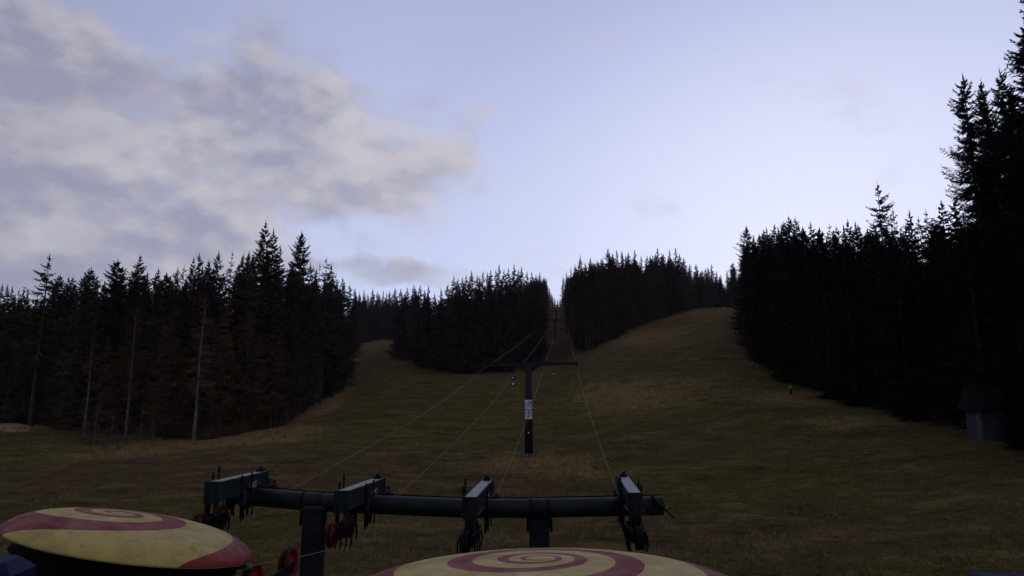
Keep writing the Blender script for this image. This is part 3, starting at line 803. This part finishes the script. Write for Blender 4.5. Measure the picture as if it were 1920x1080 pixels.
def wheel(parent, name, x, y, z, R, m):
    """sheave turning round the x axis, parts: tyre and rim"""
    Mx = Matrix.Translation((x, y, z)) @ Matrix.Rotation(math.radians(90), 4, 'Y')
    mb = MB()
    mb.lathe([(.02, -.045), (R * .35, -.05), (R * .42, -.02), (R * .8, -.018), (R * .86, -.05), (R, -.055), (R * .93, -.018), (R * .93, .018), (R, .055), (R * .86, .05), (R * .8, .018), (R * .42, .02), (R * .35, .05), (.02, .045)], 28, Mx)
    o = mb.build(name, m, parent)
    mb = MB()
    mb.lathe([(R * .93, -.03), (R * .965, -.012), (R * .965, .012), (R * .93, .03)], 28, Mx)
    mb.tube([(x - .09, y, z), (x + .09, y, z)], .035, 10)
    mb.build('tyre', M_black, o)
    return o

def sheave_battery(name, mred):
    """frame: local y runs along the rope uphill, z=0 is the top of the rail"""
    r = empty(name, (0, 0, 0))
    L = 2.5
    mb = MB()   # rail: inverted channel with webs
    mb.box((0, 0, -.012), (.23, L, .024))
    mb.box((-.105, 0, -.165), (.018, L - .02, .28)); mb.box((.105, 0, -.165), (.018, L - .02, .28))
    mb.box((-.125, 0, -.30), (.06, L - .04, .018)); mb.box((.125, 0, -.30), (.06, L - .04, .018))
    mb.build('rail', M_steel, r)
    mb = MB(); mb.box((0, .02, .006), (.20, L - .06, .01))
    mb.build('rail_top_plate', M_galv, r)
    mb = MB()
    for y in (L / 2 - .12,):
        mb.box((0, y, .035), (.14, .16, .05)); mb.tube([(0, y, .05), (0, y, .11)], .04, 8)
    mb.build('end_bracket', M_steel2, r)
    mb = MB()
    mb.box((0, -L / 2 - .0, -.17), (.26, .025, .38)); mb.build('end_plate', M_steel, r)
    mb = MB(); mb.box((0, L / 2, -.17), (.26, .025, .36)); mb.build('end_plate', M_steel, r)
    # clamp saddle down onto the tube
    mb = MB(); mb.box((0, 0, -.33), (.34, .5, .03)); mb.box((-.15, 0, -.47), (.02, .44, .28)); mb.box((.15, 0, -.47), (.02, .44, .28))
    for s in (-1, 1):
        for yy in (-.22, .22): mb.tube([(s * .2, yy, -.75), (s * .2, yy, -.22)], .014, 6)
    mb.build('tube_clamp', M_steel, r)
    # near and far rocker, both hung below the rail ends
    for e, y0, zc in ((-1, -L / 2 + .05, -.66), (1, L / 2 + .15, -.40)):
        mb = MB()
        mb.box((-.075, y0, zc / 2 - .1), (.016, .20, abs(zc) - .1)); mb.box((.075, y0, zc / 2 - .1), (.016, .20, abs(zc) - .1))
        mb.tube([(-.1, y0, zc), (.1, y0, zc)], .035, 10)
        mb.build('hanger', M_steel, r)
        mb = MB()
        for s in (-1, 1):
            mb.box((s * .085, y0, zc + .01), (.014, 1.05, .19)); mb.box((s * .11, y0, zc + .10), (.06, .95, .014)); mb.box((s * .10, y0, zc - .09), (.04, .8, .012))
        rk = mb.build('rocker_arm', M_steel2, r)
        for k, yy in enumerate((-.46, .46)):
            wheel(r, 'sheave', 0, y0 + yy, zc, .20, mred)
        for s in (-1, 1):       # rope catchers
            mb = MB()
            for q in range(4):
                yy = y0 - .45 + q * .3
                hgt = .23 + .06 * ((q * 7) % 3)
                mb.tube([(s * .14, yy, zc + .04), (s * .155, yy, zc - hgt * .6), (s * .13, yy, zc - hgt)], [.018, .016, .009], 6)
            mb.tube([(s * .14, y0 - .5, zc + .02), (s * .14, y0 + .5, zc + .02)], .014, 6)
            mb.build('rope_catcher', M_black, r)
    # upright guide pins beside the rail
    for (x, y, h0, h1) in ((-.2, -.75, -.34, .14), (-.2, -.5, -.34, .24), (.2, -.4, -.34, .06), (.2, .1, -.34, .08)):
        mb = MB(); mb.tube([(x, y, h0), (x, y, h1)], .017, 7); mb.tube([(x, y, h1 - .1), (x, y, h1 - .07)], .03, 7)
        mb.build('guide_pin', M_black, r)
    # cable box between the pins
    mb = MB(); mb.box((.14, .35, -.2), (.05, .3, .08)); mb.tube([(.16, .1, -.2), (.17, .45, -.12), (.15, .7, -.2)], .012, 6)
    mb.build('switch_box', M_galv, r)
    for (x, y, z1) in ((-.15, -.3, -.84), (.15, -.2, -.8), (.15, .1, -.74), (-.15, .15, -.76)):
        mb = MB(); mb.tube([(x, y, -.5), (x, y, z1 + .08), (x * .9, y + .04, z1)], [.035, .03, .012], 7); mb.build('catcher_tooth', M_black, r)
    return r

batt = []
spec = [  # near end of the rail top: px, py ; far end
    (398, 905, 492, 884, 'leftmost red wheeled sheave rail on the cross tube, seen almost side on'),
    (640, 922, 711, 897, 'red wheeled sheave rail on the cross tube, right of the left post'),
    (881, 934, 914, 900, 'black wheeled sheave rail in the middle of the cross tube'),
    (1191, 926, 1168, 893, 'rightmost sheave rail, tilting left, near the end of the cross tube')]
protoR = sheave_battery('sheave_battery', M_red)
protoB = sheave_battery('sheave_battery', M_steel2)
for i, (x0, y0, x1, y1, lb) in enumerate(spec):
    o = (protoR if i == 0 else copy_tree(protoR)) if i < 2 else (protoB if i == 2 else copy_tree(protoB))
    a = P(x0, y0, 12.8); b_ = P(x1, y1, 15.3)
    c_ = (a + b_) / 2
    o.location = c_
    o.rotation_euler = (math.atan2(b_.z - a.z, (b_ - a).to_2d().length), 0, -math.atan2(b_.x - a.x, b_.y - a.y))
    tag(o, lb, 'sheave battery', 'sheave batteries on the cross tube')
    batt.append(o)
bpy.context.view_layer.update()

# T pylons
def pylon(px, py_base, d, py_top, name, label, arm_l, arm_r, wpost, signs=False, group='T shaped lift pylons up the slope'):
    b0 = P(px, py_base, d); tp = P(px, py_top, d)
    Xc = tp.x; g0 = gz(Xc, d)
    r = empty(name, (Xc, d, g0), LROT)
    tag(r, label, 'lift pylon', group)
    H = tp.z - g0
    mb = MB(); mb.tube([(0, 0, -.3), (0, 0, H * .5), (0, 0, H)], [wpost * .58, wpost * .53, wpost * .47], 12)
    mb.build('post', M_pyl, r)
    mb = MB(); mb.lathe([(wpost * 1.3, -.4), (wpost * 1.3, .12), (wpost * 1.2, .18), (.01, .18)], 20)
    mb.build('footing', M_conc, r)
    mb = MB()
    h = .34
    # tapered arm
    vs = []
    for (x, hh) in ((-arm_l, .10), (-.5, h / 2), (.5, h / 2), (arm_r, .11)):
        zc = H + .06 * x / arm_r
        for (yy, zz) in ((-.12, -hh), (.12, -hh), (.12, hh), (-.12, hh)): vs.append((x, yy, zc + zz))
    fs = [(3, 2, 1, 0), (12, 13, 14, 15)]
    for i in range(3):
        for k in range(4):
            j = (k + 1) % 4
            fs.append((i * 4 + k, i * 4 + j, i * 4 + 4 + j, i * 4 + 4 + k))
    mb.add(vs, fs)
    mb.build('cross_arm', M_pyl, r)
    mb = MB()
    for s in (-1, 1):
        mb.add([(s * .2, -.06, H - .15), (s * 1.0, -.06, H - .15), (s * .2, -.06, H - .75), (s * .2, .06, H - .15), (s * 1.0, .06, H - .15), (s * .2, .06, H - .75)],
               [(0, 1, 2), (5, 4, 3), (0, 3, 4, 1), (1, 4, 5, 2), (2, 5, 3, 0)])
    mb.build('gusset', M_pyl, r)
    return r, H

ARM = [-3.95, -1.05, 1.05, 3.95]
p1, H1 = pylon(991, 858, 60, 683, 'lift_pylon', 'nearest T shaped lift pylon with white signs on its post', 4.35, 4.2, .60)
# small sheave assemblies under the arm
rope_off = []
for k, (px, py) in enumerate(((905, 692), (966, 698), (1017, 694), (1081, 688))):
    q = P(px, py, 60); loc = Matrix.Rotation(-LROT, 3, 'Z') @ (q - p1.location)
    rope_off.append(loc)
    mb = MB(); mb.box((loc.x, 0, H1 - .2), (.08, .3, .5)); mb.box((loc.x, 0, loc.z + .12), (.06, 1.6, .1), Matrix.Rotation(math.radians(8), 3, 'X'))
    hg = mb.build('sheave_hanger', M_pyl, p1)
    mb = MB()
    for yy in (-.65, -.22, .22, .65):
        Mx = Matrix.Translation((loc.x, yy, loc.z + .14 + yy * .14)) @ Matrix.Rotation(math.radians(90), 4, 'Y')
        mb.lathe([(.01, -.03), (.14, -.03), (.14, .03), (.01, .03)], 12, Mx)
    mb.build('sheave', M_black, hg)
# signs on the post
mb = MB()
for q in range(14):
    zq = 2.6 + q * .36
    if zq < H1 - .9: mb.tube([((-1) ** q * .25, .1, zq), ((-1) ** q * .45, .1, zq)], .018, 6)
sp = mb.build('step_pegs', M_pyl, p1)
M_sign = mat('sign_white', (0.42, 0.43, 0.5), 0.5, 0, 0.12, 6)
M_ink = mat('sign_ink', (0.012, 0.012, 0.03), 0.6, 0, 0.1, 6)
Yf = -.40
sb = MB()
def zpix(py): return P(991, py, 60).z - p1.location.z
def sign(y0, y1, label):
    z1, z0 = zpix(y0), zpix(y1)
    mb = MB(); mb.box((0.0, Yf, (z0 + z1) / 2), (.60, .02, z1 - z0), bev=.004)
    o = mb.build('sign', M_sign, p1); o['label'] = label
    return o, z0, z1
s1, z0, z1 = sign(750, 759, 'upper white sign with a black pictogram of a skier on a lift')
mb = MB(); zc = (z0 + z1) / 2; yy = Yf - .016
mb.tube([(-.16, yy, zc - .06), (-.02, yy, zc + .05), (.05, yy, zc + .1)], .035, 6); mb.tube([(-.05, yy, zc - .12), (.02, yy, zc - .02), (-.02, yy, zc + .05)], .03, 6)
mb.tube([(-.16, yy, zc - .14), (.20, yy, zc - .10)], .018, 6); mb.tube([(.10, yy, zc + .11), (.10, yy, zc + .115)], .05, 8); mb.tube([(.12, yy, zc - .1), (.2, yy, zc + .1)], .02, 6)
mb.box((.20, yy + .004, zc - .02), (.14, .006, .22))
mb.build('pictogram', M_ink, s1)
s2, z0, z1 = sign(760.5, 767.5, 'narrow white sign with grey lines and a black arrow')
mb = MB(); zc = (z0 + z1) / 2
for q in range(3): mb.box((-.12, yy + .004, zc + .07 - q * .07), (.26, .006, .025))
mb.add([(.06, yy, zc + .02), (.16, yy, zc + .02), (.16, yy, zc + .08), (.27, yy, zc), (.16, yy, zc - .08), (.16, yy, zc - .02), (.06, yy, zc - .02)], [tuple(range(7))[::-1]])
mb.build('print', M_ink, s2)
s3, z0, z1 = sign(769, 786, 'square white sign with a black ring, an upright bar and a line of print')
zc = (z0 + z1) / 2 + .08
mb = MB()
ring = [(.235 * math.cos(a), yy, zc + .235 * math.sin(a)) for a in np.linspace(0, 2 * math.pi, 33)]
mb.tube(ring, .028, 6, False); mb.tube([(0, yy, zc - .21), (0, yy, zc + .2)], .035, 6)
mb.tube([(-.08, yy, zc - .1), (-.06, yy, zc + .1)], .012, 6); mb.tube([(.09, yy, zc - .1), (.07, yy, zc + .1)], .012, 6)
for q in range(4): mb.box((-.15 + q * .09, yy + .004, z0 + .065), (.06, .006, .05))
mb.build('print', M_ink, s3)
mb = MB(); mb.lathe([(.01, .02), (.05, .015), (.06, 0)], 14, Matrix.Translation((.0, -.37, zpix(811))) @ Matrix.Rotation(math.radians(90), 4, 'X'))
mb.build('reflector', M_white, p1)

p2, H2 = pylon(1041, 660, 235, 600, 'lift_pylon', 'second lift pylon, small and dark at the foot of the lift cutting', 4.2, 4.2, .6)
p3, H3 = pylon(1043, 630, 330, 583, 'lift_pylon', 'third lift pylon, tiny, half way up the lift cutting', 4.2, 4.2, .6)
p4, H4 = pylon(1045, 600, 430, 572, 'lift_pylon', 'farthest lift pylon, a speck at the top of the lift cutting', 4.2, 4.2, .6)

# ropes
def rope_pts(a, b_, sag, n=16):
    return [a.lerp(b_, i / n) + Vector((0, 0, -sag * 4 * (i / n) * (1 - i / n))) for i in range(n)]
names = ['outermost left haul rope running down to the leftmost red sheaves', 'second haul rope from the left, passing the red sheaves beside the left post',
         'third haul rope, crossing behind the pylon post to the middle sheaves', 'rightmost haul rope dropping steeply to the right sheaves']
starts = [P(350, 1046, 10.2), P(462, 1062, 8.9), P(868, 1046, 9.8), P(1200, 1040, 9.8)]
seen_at_beam = [(543, 919), (740, 935), (926, 940), (1155, 917)]
for i in range(4):
    Mw = batt[i].matrix_world
    near = Mw @ Vector((0, -1.66, -.885)); near2 = Mw @ Vector((0, -.74, -.885))
    farA = P(seen_at_beam[i][0], seen_at_beam[i][1], 16.4)
    pyl = [p1.location + Matrix.Rotation(LROT, 3, 'Z') @ Vector((rope_off[i].x, 0, rope_off[i].z))]
    for p_, H_ in ((p2, H2), (p3, H3), (p4, H4)):
        pyl.append(p_.location + Matrix.Rotation(LROT, 3, 'Z') @ Vector((ARM[i], 0, H_ - .3)))
    mid = Mw @ Vector((0, 1.8, -.63))
    farA = mid.lerp(farA, .6) if i == 3 else farA
    pp = []
    pp += rope_pts(starts[i], near, 0.02, 6) + [near, near2]
    pp += rope_pts(near2, farA, 0, 4) + rope_pts(farA, pyl[0], .35) + rope_pts(pyl[0], pyl[1], .7, 24) + rope_pts(pyl[1], pyl[2], .6, 12) + rope_pts(pyl[2], pyl[3], .5, 8) + [pyl[3]]
    mb = MB()
    rad = [0.006 + 0.00014 * max(0, p.y - 14) for p in pp]
    rad = [min(r, .022) for r in rad]
    mb.tube(pp, rad, 6, False)
    o = mb.build('haul_rope', M_rope)
    tag(o, names[i], 'cable', 'haul ropes of the two lifts')

# tow hangers on the second rope etc.
def tow(px0, py0, py1, d, name, label):
    a = P(px0, py0, d); b_ = P(px0, py1, d)
    r = empty(name, b_); L = a.z - b_.z
    tag(r, label, 'tow hanger', 'tow hangers on the ropes')
    mb = MB(); mb.tube([(0, 0, L * .45), (.03, 0, L * .7), (0, 0, L)], .03, 6); mb.build('rod', M_black, r)
    mb = MB(); mb.lathe([(.01, L * .46), (.16, L * .45), (.2, L * .34), (.16, L * .27), (.01, L * .26)], 16); mb.build('spring_box', M_black, r)
    mb = MB(); mb.tube([(0, 0, .05), (0, 0, L * .28)], .03, 6); mb.tube([(-.3, 0, .06), (0, 0, .0), (.3, 0, .06)], .045, 8); mb.build('crossbar', M_black, r)
    mb = MB(); mb.tube([(0, -.12, .10), (0, -.2, .1)], .1, 12); mb.tube([(0, -.18, L * .36), (0, -.24, L * .36)], .075, 12); mb.build('reflector', M_white, r)
    return r
tow(962, 685, 722, 62, 'tow_hanger', 'tow hanger with two white dots hanging left of the nearest pylon post')

# ------------------------------------------------------------------ bull wheel stations with the painted covers
def spiral_mat(name, rot, grow=2.0, cx=0.0, duty=0.42, ecc=0.0):
    m = bpy.data.materials.new(name); m.use_nodes = True
    t = NT(m.node_tree); b = m.node_tree.nodes['Principled BSDF']
    b.inputs['Roughness'].default_value = 0.5
    ob = t.n('ShaderNodeTexCoord').outputs['Object']
    x, y, z = t.xyz(ob)
    x = t.m('SUBTRACT', x, cx)
    r = t.m('SQRT', t.m('ADD', t.m('MULTIPLY', x, x), t.m('MULTIPLY', y, y)))
    wob = t.m('MULTIPLY', t.m('SUBTRACT', t.noise(ob, 1.3, 2), 0.5), 0.03)
    r = t.m('ADD', r, wob)
    th = t.m('DIVIDE', t.m('ARCTAN2', y, x), 2 * math.pi)          # counter-clockwise turns
    lg = t.m('DIVIDE', t.m('LOGARITHM', t.m('DIVIDE', r, .247), math.e), math.log(grow))
    ec = t.m('MULTIPLY', t.m('SUBTRACT', 1.0, t.m('COSINE', t.m('ARCTAN2', y, x))), -ecc / 2)
    ph = t.m('FRACT', t.m('ADD', t.m('ADD', lg, t.m('ADD', th, ec)), 10 + rot))
    inner = t.m('GREATER_THAN', r, 0.085)
    red = t.m('MULTIPLY', t.m('LESS_THAN', ph, duty), inner)
    # painted seam: thin pale line beside the red
    seam = t.m('MULTIPLY', t.m('GREATER_THAN', ph, duty), t.m('LESS_THAN', ph, duty + 0.012))
    n1 = t.noise(ob, 2.2, 6, 0.65); n2 = t.noise(ob, 14, 5, 0.7); n3 = t.noise(ob, 5.0, 4, .6, 1.0)
    cream = t.mix(t.ss(n1, .35, .7), (0.325, 0.240, 0.072), (0.245, 0.190, 0.048))
    redc = t.mix(t.ss(n1, .35, .7), (0.140, 0.009, 0.009), (0.105, 0.006, 0.006))
    c = t.mix(red, cream, redc)
    c = t.mix(t.m('MULTIPLY', seam, .5), c, (0.40, 0.30, 0.15))
    under = t.m('LESS_THAN', z, -0.318)
    c = t.mix(t.m('MULTIPLY', under, 1.0), c, (0.25, 0.21, 0.12))
    c = t.mix(t.ss(n2, .58, .72, 0, .55), c, (0.07, 0.05, 0.03))
    c = t.mix(t.m('MULTIPLY', t.ss(n3, .5, .68), .38), c, (0.12, 0.09, 0.04))
    t.link(c, b.inputs['Base Color'])
    b.inputs['Specular IOR Level'].default_value = .14
    t.link(t.ss(n1, .3, .7, .42, .7), b.inputs['Roughness'])
    bn = t.n('ShaderNodeBump'); bn.inputs['Strength'].default_value = .12; bn.inputs['Distance'].default_value = .02
    t.link(t.m('ADD', n1, t.m('MULTIPLY', n2, .2)), bn.inputs['Height']); t.link(bn.outputs[0], b.inputs['Normal'])
    return m

PROF = [(0.001, 0.0), (.15, -.001), (.3, -.005), (.5, -.013), (.7, -.027), (.9, -.05), (1.08, -.08), (1.22, -.115), (1.33, -.155), (1.42, -.205), (1.48, -.255), (1.515, -.30), (1.52, -.32), (1.505, -.335), (1.46, -.33), (.001, -.30)]
def station(name, loc, tilt, sm, label, scale=1.0):
    r = empty(name, loc); r.scale = (scale,) * 3
    r.rotation_euler = tilt
    tag(r, label, 'lift station', 'bull wheel stations of the two lifts')
    mb = MB(); mb.lathe(PROF, 128)
    cv = mb.build('wheel_cover', sm, r)
    mb = MB()
    mb.lathe([(.05, -.5), (.3, -.48), (.3, -.42), (1.2, -.44), (1.28, -.37), (1.36, -.37), (1.30, -.45), (1.36, -.53), (1.26, -.53), (1.2, -.48), (.3, -.54), (.05, -.55)], 64)
    mb.build('bull_wheel', M_black, r)
    mb = MB(); mb.box((0, .1, -.95), (1.5, 1.9, .7), bev=.05); mb.box((0, .1, -2.2), (.7, .7, 2.0)); mb.box((0, -.2, -3.9), (.6, .6, 3.2))
    for s in (-1, 1): mb.box((s * .6, -.9, -.85), (.12, .8, .2))
    mb.build('drive_housing', M_steel2, r)
    return r
# centres
s2l = P(1013, 1046.4, 5.0); s1l = P(265, 968.8, 8.8)
station('bull_wheel_station', s1l, (math.radians(-4.65), math.radians(10.2), 0), spiral_mat('painted_spiral', .22, 2.8, -.29, .46, .1), 'bull wheel station at left with its whole red and cream spiral cover in view', .90)
station('bull_wheel_station', s2l, (math.radians(-2.9), math.radians(-1.2), 0), spiral_mat('painted_spiral', .048, 2.15, 0, .41, .42), 'bull wheel station at bottom centre, its spiral cover cut off by the frame', .956)

# rope grip beside the left cover, red sheaves below
g = P(462, 1062, 8.9)
r = empty('rope_clamp', g); tag(r, 'small pale double ring clamp on the rope beside the left spiral cover', 'rope clamp')
dr = (batt[1].matrix_world @ Vector((0, -1.66, -.885)) - g).normalized()
mb = MB()
for q in (-.04, .04): mb.tube([dr * (q - .012), dr * (q + .012)], .042, 12)
mb.build('ring', M_galv, r)
mb = MB(); mb.tube([dr * -.35, dr * .05], .018, 8); mb.build('shank', M_steel2, r)
g = P(508, 1080, 9.6)
r = empty('guide_sheaves', g, LROT); tag(r, 'pair of dark red guide sheaves low beside the left spiral cover', 'sheave')
wheel(r, 'sheave', -.1, -.35, 0, .22, M_red); wheel(r, 'sheave', .05, .45, .05, .22, M_red)
mb = MB(); mb.box((0.1, 0, 0), (.03, 1.0, .12)); mb.box((.1, 0, -2.3), (.2, .2, 4.5)); mb.build('bracket', M_steel2, r)

# blue things in the lower corners
p = P(-14, 1112, 5.9)
r = empty('equipment_cover', p, math.radians(10)); tag(r, 'dark blue padded cover with pale straps in the lower left corner', 'cover')
mb = MB(); mb.box((-.1, 0, -.6), (.62, .6, 1.7), bev=.09); mb.build('padding', M_blue, r)
mb = MB(); f = -.31
mb.tube([(-.02, f, .17), (.05, f, .06), (.14, f, -.04)], .018, 6); mb.tube([(.03, f, .08), (-.02, f, -.1)], .014, 6); mb.tube([(.06, f, .05), (.02, f, .0)], .028, 6)
mb.build('strap', M_blue_pale, r)
mb = MB(); mb.box((.22, -.2, .12), (.05, .04, .03)); mb.build('buckle', M_steel2, r)
p = P(1915, 1112, 6.6)
r = empty('equipment_box', p, math.radians(-8)); tag(r, 'dark blue equipment box with a pale lid edge in the lower right corner', 'box')
mb = MB(); mb.box((0, 0, -.7), (.66, .7, 1.62), bev=.05); mb.build('casing', M_blue, r)
mb = MB(); mb.box((-.20, -.36, .10), (.13, .02, .022)); mb.build('lid_edge', M_white, r)
mb = MB(); mb.tube([(.22, -.3, .1), (.24, -.3, .22), (.4, -.3, .26)], .03, 8); mb.build('hose', M_black, r)

# ------------------------------------------------------------------ small things on the slope
def marker(px, pyb, pyt, d, label):
    b0 = P(px, pyb, d); x, y = b0.x, d; g0 = gz(x, y)
    h = P(px, pyt, d).z - g0
    r = empty('snow_hydrant', (x, y, g0)); tag(r, label, 'hydrant', 'snowmaking hydrants along the right forest')
    mb = MB(); mb.tube([(-.12, 0, -.2), (-.12, 0, h)], .06, 8); mb.build('pale_pole', M_hutp, r)
    mb = MB(); mb.tube([(.12, 0, -.2), (.12, 0, h * .55), (.12, 0, h * .6)], [.16, .16, .1], 10); mb.tube([(.12, 0, h * .5), (.12, 0, h * .95)], .03, 8)
    mb.tube([(.12, -.3, h * .45), (.12, .1, h * .45)], .07, 8); mb.build('valve_body', M_steel2, r)
    mb = MB(); mb.lathe([(.01, -.09), (.07, -.06), (.09, 0), (.07, .06), (.01, .09)], 12, Matrix.Translation((.12, 0, h * .98))); mb.build('cap', M_white, r)
marker(1482, 749, 725, 88, 'snowmaking hydrant with pale pole and white cap below the right forest edge')
marker(1411, 693, 681, 112, 'smaller snowmaking hydrant with white cap higher at the corner of the right forest')

def post(px, py0, py1, d, name, label, m, rad=.06, knob=None):
    b0 = P(px, py0, d); g0 = gz(b0.x, d); h = max(.4, P(px, py1, d).z - g0)
    r = empty(name, (b0.x, d, g0)); tag(r, label, 'marker post')
    mb = MB(); mb.tube([(0, 0, -.2), (0, 0, h)], rad, 8); mb.build('pole', m, r)
    if knob:
        mb = MB(); mb.tube([(-.14, 0, h), (-.14, 0, h + .02), (.14, 0, h + .02), (.14, 0, h)], .07, 8); mb.build('head', knob, r)
post(1066, 735, 727, 118, 'marker_post', 'short dark stake on the slope right of the nearest pylon', M_black)
post(1038, 711, 708, 135, 'marker_post', 'tiny white topped stake above the short dark stake', M_black, .05, M_white)
# snow gun on the crest
b0 = P(1346, 577, 246); g0 = gz(b0.x, 246)
r = empty('snow_gun', (b0.x, 246, g0)); tag(r, 'small dark snow gun standing on the bare hilltop', 'snow gun')
mb = MB(); mb.tube([(-.8, 0, 0), (0, 0, 1.2), (.8, 0, 0)], .08, 6); mb.tube([(0, -.6, 0), (0, 0, 1.2)], .08, 6); mb.build('stand', M_black, r)
mb = MB(); mb.tube([(-.6, 0, 1.35), (-.3, 0, 1.4), (.6, 0, 1.7)], [.32, .42, .36], 14); mb.build('barrel', M_steel2, r)

# hut at the right
D = 55
c0 = P(1836, 829, D); g0 = gz(c0.x + 1, D)
r = empty('hut', (c0.x + 1.1, D, g0), math.radians(-14)); tag(r, 'small pale walled hut with dark shingle roof at the right forest edge', 'hut')
hw = P(1820, 768, D).z - g0
mb = MB(); mb.box((0, .9, hw / 2 - .2), (2.1, 2.2, hw + .4)); mb.build('wall', M_hutw, r)
mb = MB()
for q in range(3): mb.box((-1.02 + q * .12, -.225, hw / 2 - .02), (.08, .05, hw - .04))
mb.build('corner_post', M_hutp, r)
mb = MB()
ht = P(1820, 724, D).z - g0
vs = [(-1.45, -.65, hw), (1.45, -.65, hw), (1.45, 2.4, hw), (-1.45, 2.4, hw), (-1.3, .9, ht + .1), (1.3, .9, ht + .1), (-1.45, -.65, hw - .08), (1.45, -.65, hw - .08), (1.45, 2.4, hw - .08), (-1.45, 2.4, hw - .08)]
mb.add(vs, [(0, 1, 5, 4), (2, 3, 4, 5), (0, 4, 3), (1, 2, 5), (6, 7, 1, 0), (7, 8, 2, 1), (8, 9, 3, 2), (9, 6, 0, 3), (9, 8, 7, 6)])
mb.build('roof', M_wood, r)
mb = MB(); mb.box((.35, -.215, hw / 2 - .1), (.8, .03, hw - .3)); mb.build('door', M_hutw, r)

# pale earth mound at the far left
mb = MB(); p = P(18, 800, 88); g0 = gz(p.x, 88)
n = 24; vs = []; fs = []
prof = [(1.0, -.3), (.92, .25), (.7, .75), (.4, 1.0), (.001, 1.1)]
for (rr_, zz) in prof:
    for k in range(n):
        q = 2 * math.pi * k / n; j_ = 1 + .12 * math.sin(3 * q + zz * 4) + .06 * math.sin(7 * q + zz * 9)
        vs.append((3.1 * rr_ * j_ * math.cos(q), 1.6 * rr_ * j_ * math.sin(q), .75 * zz * (1 + .1 * math.sin(5 * q))))
for i in range(len(prof) - 1):
    for k in range(n):
        j = (k + 1) % n; fs.append((i * n + k, i * n + j, (i + 1) * n + j, (i + 1) * n + k))
mb.add(vs, fs, True)
o = mb.build('straw_heap', M_log); o.location = (p.x, 88, g0)
tag(o, 'low straw brown heap at the far left in front of the trees', 'heap')

# ------------------------------------------------------------------ thin evening haze
mb = MB(); mb.box((0, 0, 55), (3800, 3800, 170))
m = bpy.data.materials.new('thin_haze'); m.use_nodes = True
nt2 = m.node_tree; nt2.nodes.clear()
pv = nt2.nodes.new('ShaderNodeVolumePrincipled'); pv.inputs['Color'].default_value = (0.85, 0.85, 0.95, 1); pv.inputs['Density'].default_value = 0.00006
pv.inputs['Anisotropy'].default_value = 0.2
nt2.links.new(pv.outputs[0], nt2.nodes.new('ShaderNodeOutputMaterial').inputs['Volume'])
o = mb.build('haze', m); tag(o, 'thin pale evening haze over the slope', None, None, 'stuff')
